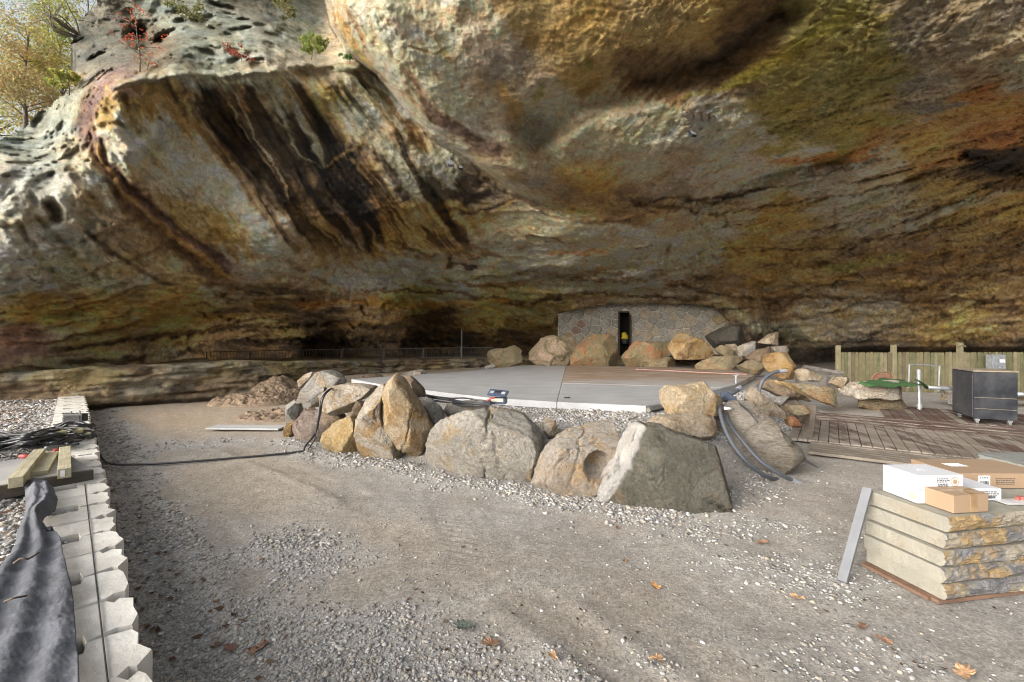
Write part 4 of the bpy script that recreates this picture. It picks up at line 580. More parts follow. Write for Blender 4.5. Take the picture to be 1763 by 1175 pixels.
back = [
 ('rounded grey-green boulder at the far left of the back row', [(833,612),(844,602),(868,601),(885,596),(897,604),(900,624),(861,634),(835,626)], 20.5, 1.2, 'olive', 41),
 ('pinkish layered boulder, left of the two big ones below the stone wall', [(907,607),(919,598),(934,582),(954,578),(993,580),(997,592),(985,610),(982,632),(951,630),(924,628),(911,617)], 20.3, 1.5, 'pinkb', 42),
 ('rust streaked boulder just left of the doorway', [(984,613),(996,595),(1014,583),(1023,574),(1056,574),(1062,586),(1065,634),(1047,637),(984,632)], 20.0, 1.5, 'rustb', 43),
 ('low mottled boulder below and right of the doorway', [(1071,595),(1080,589),(1148,588),(1152,613),(1106,630),(1077,635),(1070,619)], 19.8, 1.4, 'rustb', 44),
 ('bright orange block sitting below the right part of the stone wall', [(1148,583),(1157,573),(1175,573),(1208,586),(1222,601),(1227,610),(1211,620),(1154,622),(1150,601)], 18.8, 1.3, 'ochre', 45),
 ('big blackish boulder against the right end of the stone wall', [(1214,580),(1228,567),(1261,562),(1276,568),(1287,586),(1270,597),(1234,601),(1218,592)], 20.5, 1.4, 'black', 46),
 ('small striped brown rock below the blackish boulder', [(1230,603),(1242,594),(1261,602),(1265,613),(1251,616)], 18.2, .6, 'olive', 47),
 ('small tan rock resting on the striped brown one', [(1249,594),(1270,592),(1275,604),(1264,611)], 18.6, .5, 'tan2', 48),
 ('grey wedge shaped rock in the middle of the pile', [(1271,598),(1297,588),(1308,592),(1296,614),(1273,613)], 18.0, .6, 'grey', 49),
 ('dark pointed slab lying right of the grey wedge rock', [(1284,616),(1303,604),(1332,597),(1332,607),(1312,622),(1297,623)], 17.2, .6, 'brown', 50),
 ('flat grey rock behind the tan block at the right of the pile', [(1322,598),(1353,596),(1361,607),(1333,612)], 17.5, .6, 'grey', 51),
 ('tan pointed rock topping the pile', [(1306,590),(1327,576),(1345,570),(1347,589),(1339,596)], 18.5, .6, 'tan2', 52),
 ('square ochre block at the right end of the pile', [(1318,616),(1327,610),(1359,607),(1369,643),(1371,654),(1345,652),(1320,638)], 14.0, .9, 'ochre', 53),
 ('long low olive boulder at the stage edge below the pile', [(1192,630),(1231,614),(1276,614),(1287,622),(1272,640),(1196,638)], 17.4, .9, 'olive', 54),
 ('low rounded stone left of the square ochre block', [(1268,633),(1291,621),(1318,627),(1323,646),(1276,645)], 15.6, .8, 'olive', 55),
 ('low dark gold stone between mottled boulder and orange block', [(1102,633),(1148,615),(1165,616),(1165,635)], 19.2, .8, 'olive', 56),
 ('jagged tan slab right of the square ochre block', [(1374,640),(1381,635),(1401,643),(1422,650),(1401,658),(1380,656)], 11.5, .6, 'tan2', 57),
 ('long rectangular olive block in front of the fence end', [(1362,660),(1400,664),(1440,671),(1454,678),(1451,697),(1431,700),(1386,684),(1361,673)], 10.6, .8, 'olive', 58),
 ('small tan rock on the end of the olive block', [(1432,660),(1442,650),(1463,650),(1465,664),(1446,669)], 11.2, .5, 'tan2', 59),
 ('pale flat bench stone half covered by green turf', [(1452,672),(1480,658),(1574,656),(1578,663),(1577,688),(1476,685),(1454,682)], 10.6, .9, 'bench', 60),
 ('mossy base stone carrying the pale bench stone', [(1456,686),(1520,686),(1570,688),(1573,706),(1525,708),(1461,699)], 10.9, .8, 'olive', 61),
 ('small grey rock on the ledge behind the stage', [(692,645),(705,640),(726,636),(735,641),(733,648),(700,649)], 16.5, .6, 'grey', 62),
 ('tiny white rock behind the far edge of the stage', [(706,647),(717,640),(728,641),(728,647)], 15.6, .3, 'pale', 63),
 ('flat grey stone by the far left boulder', [(834,631),(850,627),(856,632),(838,635)], 18.5, .5, 'grey', 64),
 ('brown lumpy rock behind the pale ledge near the stage', [(614,651),(640,643),(655,646),(662,652),(640,655)], 15.5, .6, 'brown', 65),
]
RM['pinkb'] = rock_mat('pinkish_stone', (.36,.28,.18), (.42,.31,.22), (.20,.17,.09), 1.2); RM['rustb'] = rock_mat('mottled_rust_stone', (.30,.22,.12), (.22,.19,.10), (.36,.17,.08), 1.2); RM['bench'] = rock_mat('pale_bench_stone', (.44,.38,.30), (.50,.45,.38), (.24,.17,.12), 1.3)
for lb, poly, d, th, mt, sd in back: rock(lb, poly, d, th, mt, sd, group=GR, sub=5, facets=10, rough=.06)
# ------------------------------------------------------------------ concrete stage
CONC = plain('pale_concrete', (.275,.28,.29), .5, 0, .2, 1.3, .004, (1, 2.2, 1), (.36,.365,.375), .38, .66); CONC2 = plain('concrete_edge', (.36,.36,.35), .85, 0, .2, 5, .006)
BROWNF = plain('brown_dusty_coating', (.235,.165,.115), .6, 0, .3, .8, .003, (1, 2.0, 1), (.35,.31,.28), .47, .68)
nt = BROWNF.node_tree; bs = nt.nodes['Principled BSDF']; old = bs.inputs['Base Color'].links[0].from_socket; gnp = N(nt, 'ShaderNodeNewGeometry'); sx_ = N(nt, 'ShaderNodeSeparateXYZ'); nt.links.new(gnp.outputs['Position'], sx_.inputs[0])
ns = noise_out(nt, gnp.outputs['Position'], .9, 7, .7, .5); ad = N(nt, 'ShaderNodeMath', operation='MULTIPLY_ADD'); nt.links.new(ns, ad.inputs[0]); ad.inputs[1].default_value = 4.5; nt.links.new(sx_.outputs['Y'], ad.inputs[2]); nt.links.new(mixc(nt, ramp(nt, ad.outputs[0], 13.0, 15.6), (.31,.305,.305), old), bs.inputs['Base Color'])
st = empty('concrete_stage', (0, 0, 0)); tag(st, 'low concrete stage slab with a pale front and brown back behind the boulders', 'stage')
def clipv(poly, a, b):                               # keep the part of a plan polygon left of a -> b
    out = []; n = len(poly); s = lambda p: (b[0]-a[0])*(p[1]-a[1])-(b[1]-a[1])*(p[0]-a[0])
    for i in range(n):
        p, q_ = poly[i], poly[(i+1) % n]; sp, sq = s(p), s(q_)
        if sp >= 0: out.append(p)
        if sp*sq < 0: t = sp/(sp-sq); out.append((p[0]+(q_[0]-p[0])*t, p[1]+(q_[1]-p[1])*t))
    return out
def inset_line(a, b, g):
    d = Vector((b[0]-a[0], b[1]-a[1])).normalized(); n_ = Vector((-d.y, d.x))*g; return (a[0]+n_.x, a[1]+n_.y), (b[0]+n_.x, b[1]+n_.y)
ja, jb, jc = tuple(gp(967, 660, SZ))[:2], tuple(gp(973, 636.5, SZ))[:2], tuple(gp(1150, 665.5, SZ))[:2]
ang_ = lambda poly: poly if sum((poly[i][0]*poly[(i+1) % len(poly)][1]-poly[(i+1) % len(poly)][0]*poly[i][1]) for i in range(len(poly))) > 0 else poly[::-1]
SP = ang_(STAGE)
left = clipv(SP, *inset_line(ja, jb, .006)); right = clipv(SP, *inset_line(jb, ja, .006))
fr = clipv(right, *inset_line(jc, ja, .006)); bk = clipv(right, *inset_line(ja, jc, .006))
for poly, mt, dz in ((left, CONC, 0), (fr, CONC, 0), (bk, BROWNF, .004)):
    MB().prism(ang_(poly), SZ-.125, SZ+dz).build('slab_panel', mt, st)
dk = MB(); e0, e1 = gp(1113, 699.5, SZ), gp(1142, 693.5, SZ); dirE = (e1-e0).normalized(); dk.tube([e0+Vector((.03, -.0, -.07)), e0+dirE*1.0+Vector((.03, 0, -.07))], .055, 4).build('edge_form', plain('form_board', (.12,.115,.1), .9), st)
PINKM = plain('pink_tape', (.36,.20,.19), .6)
tp = MB(); pts = curve_pts([gp(1095, 637, SZ)+Vector((0, 0, .012)), gp(1150, 639.3, SZ)+Vector((0, 0, .012)), gp(1200, 642, SZ)+Vector((0, 0, .012)), gp(1285, 645.6, SZ)+Vector((0, 0, .012))], 8); tp.tube(pts, .018, 4)
tag(tp.build('tape_strip', PINKM), 'faded pink strip lying along the back of the brown stage floor', 'tape')
STEEL = plain('galvanised_steel', (.36,.38,.40), .42, .6, .15, 8); STEELD = plain('dull_steel', (.28,.29,.30), .5, .6)
vp = gp(1267, 661, SZ); vv = empty('anchor_bolt', vp); tag(vv, 'small metal anchor sticking up from the right edge of the brown floor', 'bolt')
MB().tube([(0, 0, 0), (0, 0, .22)], .025, 8).build('shank', STEEL, vv); MB().tube([(-.07, 0, .2), (.07, 0, .23)], .022, 8).build('crossbar', STEEL, vv)
pd = gp(976, 686, SZ); tag(MB().box((0, 0, .012), (.10, .035, .02)).box((.045, .01, .015), (.03, .05, .02)).build('wire_clip', plain('black_plastic', (.02,.02,.023), .5), None, pd), 'tiny black clip lying on the pale front of the stage', 'clip')
BLKP = bpy.data.materials['black_plastic']

# ------------------------------------------------------------------ rubble stone wall with doorway
WD = 28.4
def wl(px, py): return ((px-962)/F*WD, (607-py)/F*WD)
wall = empty('stone_wall', at(962, 607, WD)); tag(wall, 'rubble stone building front with a dark doorway, under the rock at the back', 'stone wall')
OUT = [wl(*p) for p in ((960,612),(1296,612),(1296,517),(1040,517),(962,541))]
DX0, DX1, DZ = wl(1064, 0)[0], wl(1087, 0)[0], wl(0, 536)[1]
MORT = plain('grey_mortar', (.62,.60,.55), .95, 0, .2, 8, .01)
wb = MB()
for part in (clipv(OUT, (DX0, -5), (DX0, 9)), clipv(OUT, (DX1, 9), (DX1, -5)), clipv(clipv(clipv(OUT, (DX0, 9), (DX0, -5)), (DX1, -5), (DX1, 9)), (-1, DZ), (20, DZ))[::1]):
    pass
def wall_prism(poly, y0, y1):
    n = len(poly); Vv = [(x, y0, z) for x, z in poly]+[(x, y1, z) for x, z in poly]; wb.add(Vv, [tuple(range(n)), tuple(range(n, 2*n))[::-1]]+[(i, n+i, n+(i+1) % n, (i+1) % n) for i in range(n)])
wall_prism(ang_(clipv(ang_(OUT), (DX0, -5), (DX0, 9))), 0, .4); wall_prism(ang_(clipv(ang_(OUT), (DX1, 9), (DX1, -5))), 0, .4)
mid = clipv(clipv(clipv(ang_(OUT), (DX0, 9), (DX0, -5)), (DX1, -5), (DX1, 9)), (-1, DZ), (20, DZ)); wall_prism(ang_(mid), 0, .4)
wb.build('mortar', MORT, wall)
r = np.random.RandomState(21); seeds = []
for _ in range(9000):
    p = (r.rand()*12.7-.05, r.rand()*3.7-.1); sp = .27+.25*r.rand()
    if all((p[0]-s[0])**2+(p[1]-s[1])**2*1.5 > (sp*.5+s[2]*.5)**2*1.9 for s in seeds): seeds.append((*p, sp))
SCOL = [(.34,.32,.28),(.38,.35,.295),(.30,.285,.25),(.40,.345,.26),(.35,.33,.295),(.38,.32,.24)]
SMAT = [plain('wall_stone', c_, .9, 0, .25, 5, .02) for c_ in SCOL]+[plain('wall_stone_red', (.29,.20,.155), .9, 0, .25, 5, .02), plain('wall_stone_gold', (.36,.29,.18), .9, 0, .25, 5, .02)]
def inset(poly, g):
    out = poly; n = len(poly)
    for i in range(n):
        a, b = poly[i], poly[(i+1) % n]
        if math.hypot(b[0]-a[0], b[1]-a[1]) < 1e-6: continue
        out = clipv(out, *inset_line(a, b, g))
        if len(out) < 3: return []
    return out
for i, s in enumerate(seeds):
    cell = [(s[0]-1.2, s[1]-1.2), (s[0]+1.2, s[1]-1.2), (s[0]+1.2, s[1]+1.2), (s[0]-1.2, s[1]+1.2)]
    for j, o in enumerate(seeds):
        if i == j or abs(o[0]-s[0]) > 2.4 or abs(o[1]-s[1]) > 2.4: continue
        mx, my = (s[0]+o[0])/2, (s[1]+o[1])/2; dx, dy = o[0]-s[0], o[1]-s[1]; w_ = (s[2]-o[2])*.25; L = math.hypot(dx, dy); mx += dx/L*w_; my += dy/L*w_
        cell = clipv(cell, (mx, my), (mx-dy, my+dx))
        if len(cell) < 3: break
    if len(cell) < 3: continue
    oo = ang_(OUT)
    for k in range(len(oo)): cell = clipv(cell, oo[k], oo[(k+1) % len(oo)]) if len(cell) >= 3 and not (oo[k][1] > 2.2 and oo[(k+1) % len(oo)][1] > 2.9 and False) else cell
    if len(cell) < 3: continue
    cxx = sum(p[0] for p in cell)/len(cell); czz = sum(p[1] for p in cell)/len(cell)
    if czz < DZ:
        if cxx < (DX0+DX1)/2: cell = clipv(cell, (DX0, -5), (DX0, 9))
        else: cell = clipv(cell, (DX1, 9), (DX1, -5))
    if len(cell) < 3: continue
    cell = inset(ang_(cell), (.027))
    if len(cell) < 3: continue
    top = inset(cell, .03); nmb = MB(); n = len(cell); pr = .06+.07*r.rand(); ct = (sum(p[0] for p in cell)/n, sum(p[1] for p in cell)/n)
    Vv = [(x, .02, z) for x, z in cell]+[(x, -pr*.6, z) for x, z in cell]+[(ct[0]+(x-ct[0])*.84, -pr-.02*r.rand(), ct[1]+(z-ct[1])*.84) for x, z in cell]
    nmb.add(Vv, [(k_, (k_+1) % n, n+(k_+1) % n, n+k_) for k_ in range(n)]+[(n+k_, n+(k_+1) % n, 2*n+(k_+1) % n, 2*n+k_) for k_ in range(n)]+[tuple(range(2*n, 3*n))])
    mi = r.randint(0, 6) if r.rand() > .05 else r.randint(6, 8); nmb.build('stone', SMAT[mi], wall)
WOODD = wood('dark_door_wood', (.05,.035,.025), (.09,.06,.04))
fm = MB(); fm.box((DX0+.05, .1, DZ/2-.3), (.1, .3, DZ+.6)).box((DX1-.05, .1, DZ/2-.3), (.1, .3, DZ+.6)).box(((DX0+DX1)/2, .1, DZ-.05), (DX1-DX0-.2, .296, .1)); fm.build('door_frame', WOODD, wall)
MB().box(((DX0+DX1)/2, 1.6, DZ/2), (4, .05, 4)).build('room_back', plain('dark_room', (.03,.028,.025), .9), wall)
YEL = plain('yellow_plastic', (.55,.42,.03), .45)
yb = empty('mop_bucket', at(1076, 592, WD+.3)); tag(yb, 'yellow topped bucket standing in the dark doorway of the stone wall', 'bucket')
b = MB(); b.tube([(0, 0, 0), (0, 0, .3)], .22, 14, r1=.27).build('bucket_body', BLKP, yb, smooth=False); b = MB(); b.tube([(-.02, 0, .3), (0, 0, .5), (-.1, 0, .66), (-.14, 0, .72)], .27, 12, r1=.10).build('bucket_hood', YEL, yb, smooth=True)

# ------------------------------------------------------------------ railing on the ledge
IRON = plain('dark_iron', (.15,.14,.13), .6, .1)
rail = empty('railing', (0, 0, 0)); tag(rail, 'dark metal picket railing running along the rock ledge behind the stage', 'railing')
RP = [at(355, 607, 19.2), at(372, 606, 19.6), at(500, 603.5, 20.6), at(640, 601, 21.8), at(760, 599.5, 22.9), at(850, 599, 23.8)]
line = curve_pts(RP, 16); seg = [0]
for a_, b_ in zip(line, line[1:]): seg.append(seg[-1]+(b_-a_).length)
def on_line(s):
    for k in range(len(line)-1):
        if seg[k+1] >= s: t = (s-seg[k])/(seg[k+1]-seg[k]); return line[k].lerp(line[k+1], t)
    return line[-1].copy()
RH = .58
for dz in (0, -.5): MB().tube([p+Vector((0, 0, dz)) for p in line[::4]], .018, 6).build('rail_bar', IRON, rail)
bar = MB().tube([(0, 0, -.52), (0, 0, 0)], .009, 5).build('baluster', IRON, rail); bar.location = on_line(.1); n = 0; s = .1; s += .125
while s < seg[-1] and n < 118: o = bar.copy(); col.objects.link(o); o.parent = rail; o.location = on_line(s); s += .125; n += 1
pst = MB().tube([(0, 0, -.75), (0, 0, .02)], .026, 8).build('post', IRON, rail); pst.location = on_line(.02); s = 1.9
while s < seg[-1]+.01: o = pst.copy(); col.objects.link(o); o.parent = rail; o.location = on_line(s); s += 1.95
sc_ = MB()
for dx in (-.05, .05): sc_.tube([(dx*1.6, -.02, -.08), (dx*.2, -.02, -.2), (dx*1.4, -.02, -.28), (dx*.2, -.02, -.38), (dx*1.6, -.02, -.48)], .014, 5)
so = sc_.build('scroll', IRON, rail); so.location = on_line(1.9); s = 3.85
while s < seg[-1]: o = so.copy(); col.objects.link(o); o.parent = rail; o.location = on_line(s); s += 1.95
po = empty('lamp_post', at(795, 620, 22.6)); tag(po, 'thin dark post standing behind the railing near its right end', 'post')
MB().tube([(0, 0, -.1), (0, 0, 1.55)], .035, 8).build('pole', IRON, po); MB().box((0, 0, -.08), (.16, .16, .04)).build('base_plate', IRON, po)

# ------------------------------------------------------------------ picket fence on the right
FW = [wood('weathered_picket', (.16,.142,.075), (.115,.10,.052)), wood('weathered_picket_green', (.125,.12,.06), (.095,.09,.043)), wood('weathered_picket_pale', (.20,.178,.108), (.145,.128,.072)), wood('weathered_picket_brown', (.125,.10,.06), (.085,.07,.045))]
FD = 14.6; fx0 = at(1447, 0, FD).x; fence = empty('picket_fence', (fx0, FD, 0)); tag(fence, 'weathered greenish picket fence with scalloped tops at the right', 'fence')
ftop = at(0, 606.5, FD).z
def picket(mat, h):
    m = MB(); w_ = .108; n = 5; poly = [(-w_/2, 0), (w_/2, 0)]+[(w_/2*math.cos(math.pi*k/n), h-.045+.045*math.sin(math.pi*k/n)) for k in range(n+1)]
    k = len(poly); Vv = [(x, -.01, z) for x, z in poly]+[(x, .01, z) for x, z in poly]; m.add(Vv, [tuple(range(k)), tuple(range(k, 2*k))[::-1]]+[(i, k+i, k+(i+1) % k, (i+1) % k) for i in range(k)]); return m
pr = [picket(None, ftop).build('picket', FW[k], fence) for k in range(4)]
for k in range(4): pr[k].location = (.06+k*.119, 0, 0)
r = random.Random(4)
for k in range(4, 78):
    o = pr[r.choice((0, 0, 1, 1, 2, 3))].copy(); col.objects.link(o); o.parent = fence; o.location = (.06+k*.119, r.uniform(-.004, .004), r.uniform(-.012, .008)); o.rotation_euler.y = r.uniform(-.012, .012)
for z in (.3, ftop-.3): MB().box((4.65, .045, z), (9.3, .04, .09)).build('rail', FW[1], fence)
for px, top in ((1443, 595), (1539, 594), (1653, 590), (1790, 590)):
    x = at(px, 0, FD).x-fx0; h = at(0, top, FD).z; m = MB().box((x, .01 if px > 1450 else 0, h/2), (.11, .13 if px > 1450 else .11, h)); 
    if px == 1653: m.tube([(x-.14, -.08, h-.12), (x-.03, -.09, h-.06), (x+.07, -.08, h-.12), (x+.1, -.08, h-.14)], .022, 6)
    m.build('post', FW[2], fence, bevel=.008 if px != 1653 else 0)
PBOX = plain('grey_painted_steel', (.20,.215,.23), .5, .3); eb = empty('meter_box', at(1714, 636, FD-.35)); tag(eb, 'grey metal electrical box with a small label on the fence', 'electrical box')
eb_h = 25*14.25/F; eb_w = 23*14.25/F
MB().box((0, 0, eb_h/2), (eb_w, .2, eb_h)).build('box_body', PBOX, eb, bevel=.01); MB().box((0, -.112, eb_h/2), (eb_w-.03, .018, eb_h-.04)).build('box_door', PBOX, eb, bevel=.004)
MB().box((.08, -.124, eb_h*.58), (.17, .004, .10)).build('label_plate', plain('pale_label', (.5,.5,.5), .5), eb); MB().box((-.0, -.13, .06), (.04, .02, .03)).build('latch', STEELD, eb); MB().tube([(.1, .02, -.7), (.1, .02, 0)], .022, 8).build('feed_pipe', STEELD, eb)

# ------------------------------------------------------------------ wooden deck
DU, DV = Vector((math.sin(R(36)), math.cos(R(36)), 0)), Vector((math.cos(R(36)), -math.sin(R(36)), 0))
def deck_mat(name, c1, c2, c3, lo):
    m, nt, bs = mat_new(name); v = coords(nt, True, (3, 22, 22)); f = noise_out(nt, v, 1.5, 8, .7, .3); gn = N(nt, 'ShaderNodeNewGeometry'); mpg = N(nt, 'ShaderNodeMapping'); mpg.vector_type = 'POINT'; nt.links.new(gn.outputs['Position'], mpg.inputs[0]); mpg.inputs['Rotation'].default_value = (0, 0, R(36)); mpg.inputs['Scale'].default_value = (1.6, .5, 1); v2 = mpg.outputs[0]; g = noise_out(nt, v2, 1.6, 8, .75)
    c = mixc(nt, ramp(nt, f, .35, .65), c1, c2); c = mixc(nt, ramp(nt, g, lo, lo+.07), c, c3); d = ramp(nt, noise_out(nt, v2, 1.1, 5, .6), .52, .62); c = mixc(nt, mix_mul(nt, d, .6), c, (.17,.145,.115))
    nt.links.new(c, bs.inputs['Base Color']); bs.inputs['Roughness'].default_value = .7; bump(nt, bs, f, .5, .006); return m
DW = [deck_mat('deck_board_worn', (.10,.066,.052), (.07,.048,.04), (.24,.205,.175), .46), deck_mat('deck_board_red', (.10,.056,.044), (.07,.043,.036), (.21,.18,.15), .56), deck_mat('deck_board_bare', (.20,.165,.135), (.15,.125,.10), (.25,.215,.18), .5), deck_mat('deck_board_dusty', (.17,.145,.115), (.13,.11,.09), (.21,.18,.15), .5)]
do = gp(1406, 777, .06); deck = empty('wooden_deck', (do.x, do.y, .0)); tag(deck, 'worn red-brown plank deck floor in front of the fence at the right', 'deck')
deck.rotation_euler.z = R(-36)                        # local x = across the planks, local y = along them
proto = {}
def plank(L, mi, along_y, x, y, w_=.138):
    k = (L, mi, w_)
    if k not in proto:
        proto[k] = MB().box((0, 0, .02), (L, w_-.009, .04)).build('plank', DW[mi], deck); o = proto[k]
    else:
        o = proto[k].copy(); col.objects.link(o); o.parent = deck
    o.location = (x, y, .02+r.uniform(0, .006)); o.rotation_euler.z = R(90) if along_y else 0; return o
r = random.Random(9); W_ = 9.0
for k in range(6):
    x = -.1
    while x < W_-.2: L = (2.4, 3.2, 1.6)[r.randrange(3)]; plank(L-.006, 3 if r.random() < .8 else 2, False, x+L/2+.6*(x > 0)*0, k*.14-.02); x += L
x = -.35; k = 0
while x < W_:
    mi = (0 if r.random() < .75 else 2) if x < 2.4 else (1 if r.random() < .72 else 0); plank(2.3, mi, True, x, .83+1.15); x += .14; k += 1
for k in range(9):
    x = -.9
    while x < W_-.2: L = (2.0, 3.2, 2.6)[r.randrange(3)]; plank(L-.006, 1 if r.random() < .7 else 0, False, x+L/2, .83+2.3+.08+k*.14); x += L
x = 1.2
while x < W_:
    plank(2.3, 1 if r.random() < .85 else 0, True, x, .83+2.3+.08+9*.14+1.1); x += .14
# loose plank leaning on the rubble, bare plank at deck corner
lp = empty('leaning_plank', gp(1390, 755, .05)); tag(lp, 'short grey plank leaning on the rubble at the deck corner', 'plank'); e = at(1398, 699, 8.35)-lp.location
L = e.length; o = MB().box((0, 0, L/2), (.15, .045, L)).build('board', wood('grey_board', (.20,.165,.13), (.13,.105,.085)), lp); o.rotation_euler = e.to_track_quat('Z', 'Y').to_euler()

# ------------------------------------------------------------------ things at the right rear
rc = empty('road_case', gp(1676, 731, .05), R(-28)); tag(rc, 'scuffed black equipment case on small casters standing on the deck', 'road case')
def scuffed(name, c, c2, lo):
    m, nt, bs = mat_new(name); v = coords(nt, False); f = noise_out(nt, v, 9, 10, .75); c_ = mixc(nt, ramp(nt, f, lo, lo+.05), c, c2); g = ramp(nt, noise_out(nt, v, 2.5, 5, .6), .4, .7); c_ = mixc(nt, mix_mul(nt, g, .4), c_, (.09,.09,.09))
    nt.links.new(c_, bs.inputs['Base Color']); bs.inputs['Roughness'].default_value = .7; bs.inputs['Specular IOR Level'].default_value = .25; bump(nt, bs, f, .3, .004); return m
BLKC = scuffed('scuffed_black_paint', (.009,.011,.016), (.24,.22,.19), .66); GRYC = scuffed('dusty_black_side', (.035,.036,.042), (.14,.13,.12), .60); EDG = plain('worn_ply_edge', (.20,.165,.12), .8)
RW, RD, RHt = .62, 1.0, .93
MB().box((RW/2, RD/2, .12+RHt/2), (RW, RD, RHt)).build('case_body', BLKC, rc, bevel=.006); MB().box((-.006, RD/2, .12+RHt/2), (.012, RD-.05, RHt-.05)).build('side_panel', GRYC, rc)
for z in (.12+.20, .12+.42): MB().box((RW/2, -.004, z), (RW-.02, .01, .006)).build('seam_strip', EDG, rc)
MB().box((RW/2, RD/2, .12+RHt+.012), (RW+.02, RD+.02, .022)).build('lid_edge', EDG, rc)
for x, y in ((.08, .1), (RW-.08, .1), (.08, RD-.1), (RW-.08, RD-.1)):
    c_ = empty('caster', (x, y, 0)); c_.parent = rc; MB().box((0, 0, .095), (.07, .07, .05)).build('fork', STEELD, c_); MB().tube([(-.02, 0, .045), (.02, 0, .045)], .045, 14).build('wheel', plain('caster_wheel', (.12,.12,.12), .5) if 'caster_wheel' not in bpy.data.materials else bpy.data.materials['caster_wheel'], c_)
pp = empty('pipe_post', gp(1583, 708, .02)); tag(pp, 'short grey steel pipe post standing upright beside the bench stone', 'pipe post'); hp = at(0, 638, pp.location.y).z
MB().tube([(0, 0, 0), (-.02, 0, hp)], .042, 12).build('pipe', STEEL, pp, smooth=False); MB().tube([(-.08, 0, .12), (.08, 0, .14)], .02, 8).build('clamp_bolt', STEELD, pp); MB().tube([(0, 0, .08), (0, 0, .17)], .055, 12).build('collar', STEEL, pp)
mf = empty('tube_gate', at(1564, 668, 13.2)); tag(mf, 'thin rectangular metal tube frame standing in front of the fence', 'metal frame'); w_, h_ = 52*13.2/F, 40*13.2/F
for a_, b_, nm in (((0, 0, 0), (.03, 0, h_), 'upright'), ((w_, 0, -.1), (w_+.03, 0, h_-.03), 'upright'), ((0.03, 0, h_), (w_+.03, 0, h_-.03), 'crossbar')): MB().tube([a_, b_], .022, 8).build(nm, STEELD if nm == 'crossbar' else STEEL, mf)
def thing_tube(name, label, cat, pts, rad_, mat, n=8, group=None, smooth=True):
    return tag(MB().tube(pts, rad_, n).build(name, mat, smooth=smooth), label, cat, group)
thing_tube('steel_pipe', 'long grey steel pipe lying low between bench stone and black case', 'pipe', [at(1594, 667, 11.6), at(1660, 672, 11.6)], .05, STEEL)
thing_tube('steel_pipe', 'grey steel pipe lying low at the right edge beyond the black case', 'pipe', [at(1728, 677, 11.2), at(1800, 682, 10.9)], .055, STEEL)
bn = empty('low_bench', at(1760, 690, 11.4)); tag(bn, 'low weathered wooden bench below the grey pipe at the right edge', 'bench')
MB().box((.2, 0, .05), (1.6, .4, .06)).build('seat', FW[3], bn)
for x in (-.4, .8): MB().box((x, 0, -.17), (.1, .3, .38)).build('leg', FW[3], bn)
rb = [('squat grey block under the left end of the long pipe', 1640, 684, 11.7, .36, .34), ('small pale block beside the black case under the pipe', 1652, 690, 11.3, .3, .3)]
for lb, px, py, d_, w_, h_ in rb: tag(MB().box((0, 0, h_/2-.1), (w_, .3, h_)).box((0, 0, h_-.08), (w_*1.2, .36, .05)).build('support_block', RM['grey'], None, at(px, py, d_)), lb, 'block')
bk_ = empty('garden_chair', at(1518, 655, 12.6)); tag(bk_, 'rusty curved metal chair back showing above the green turf', 'chair')
RST = plain('rusty_iron', (.16,.08,.05), .8); pts = curve_pts([(-.32, 0, -.05), (-.24, 0, .12), (-.05, 0, .22), (.28, 0, .2), (.31, 0, -.05)], 6); MB().tube(pts, .02, 8).build('back_rail', RST, bk_); MB().box((.03, .02, .08), (.46, .02, .2)).build('back_panel', RST, bk_)
for x in (-.3, .3): MB().tube([(x, 0, -.05), (x, 0, -.55)], .018, 6).build('leg', RST, bk_)
# green turf sheet
TURF = plain('green_turf', (.025,.075,.018), .95, 0, .5, 60, .01)
def sheet(name, P, mat, thick=.012):
    """P: grid of points (rows of Vectors) -> a sheet with thickness"""
    m, n = len(P), len(P[0]); Vv = [p for row in P for p in row]; Fv = [(i*n+j, i*n+j+1, (i+1)*n+j+1, (i+1)*n+j) for i in range(m-1) for j in range(n-1)]
    me = bpy.data.meshes.new(name); me.from_pydata([tuple(v) for v in Vv], [], Fv); me.update(); me.polygons.foreach_set('use_smooth', np.ones(len(Fv), bool)); o = link(name, me, mat)
    md = o.modifiers.new('thickness', 'SOLIDIFY'); md.thickness = thick; md.offset = 1; return o
def surf(corners, m, n, amp, fr, seed, sag=None):
    a, b, c, d = (Vector(x) for x in corners); out = []
    for i in range(m):
        row = []
        for j in range(n):
            u_, v_ = j/(n-1), i/(m-1); p = (a*(1-u_)+b*u_)*(1-v_)+(d*(1-u_)+c*u_)*v_; q_ = np.array([[p.x*fr+seed, p.y*fr, p.z*fr]]); dz = amp*float(fbm(q_, 3)[0]); row.append(p+Vector((0, 0, dz)))
        out.append(row)
    return out
sA, sB, sC, sD = at(1478, 663, 10.1), at(1500, 669, 9.95), at(1580, 655.5, 10.2), at(1545, 653.5, 11.2)
tf = sheet('turf_sheet', surf((sA, sB, at(1588, 661, 10.2), at(1520, 650.5, 11.3)), 14, 26, .10, 2.2, 3), TURF, .02); tag(tf, 'dark green artificial turf sheet draped over the pale bench stone', 'turf')
tf = sheet('turf_sheet', surf((at(1580, 657, 10.3), at(1598, 668, 10.4), at(1596, 671, 10.8), at(1575, 655, 11)), 8, 8, .06, 3, 9), TURF, .02); tag(tf, 'small fold of green turf hanging beside the pipe post', 'turf')
thing_tube('timber', 'dark timber with pale edge lying behind the jagged tan slab', 'timber', [at(1383, 633, 12.6), at(1452, 645, 12.4)], .075, wood('old_timber', (.10,.09,.075), (.22,.2,.18)), 4, smooth=False)
thing_tube('metal_strip', 'thin grey metal strip lying on the dirt below the sloping slab', 'strip', [gp(1374, 785, .02), gp(1412, 806, .02)], .016, STEELD, 4, smooth=False)
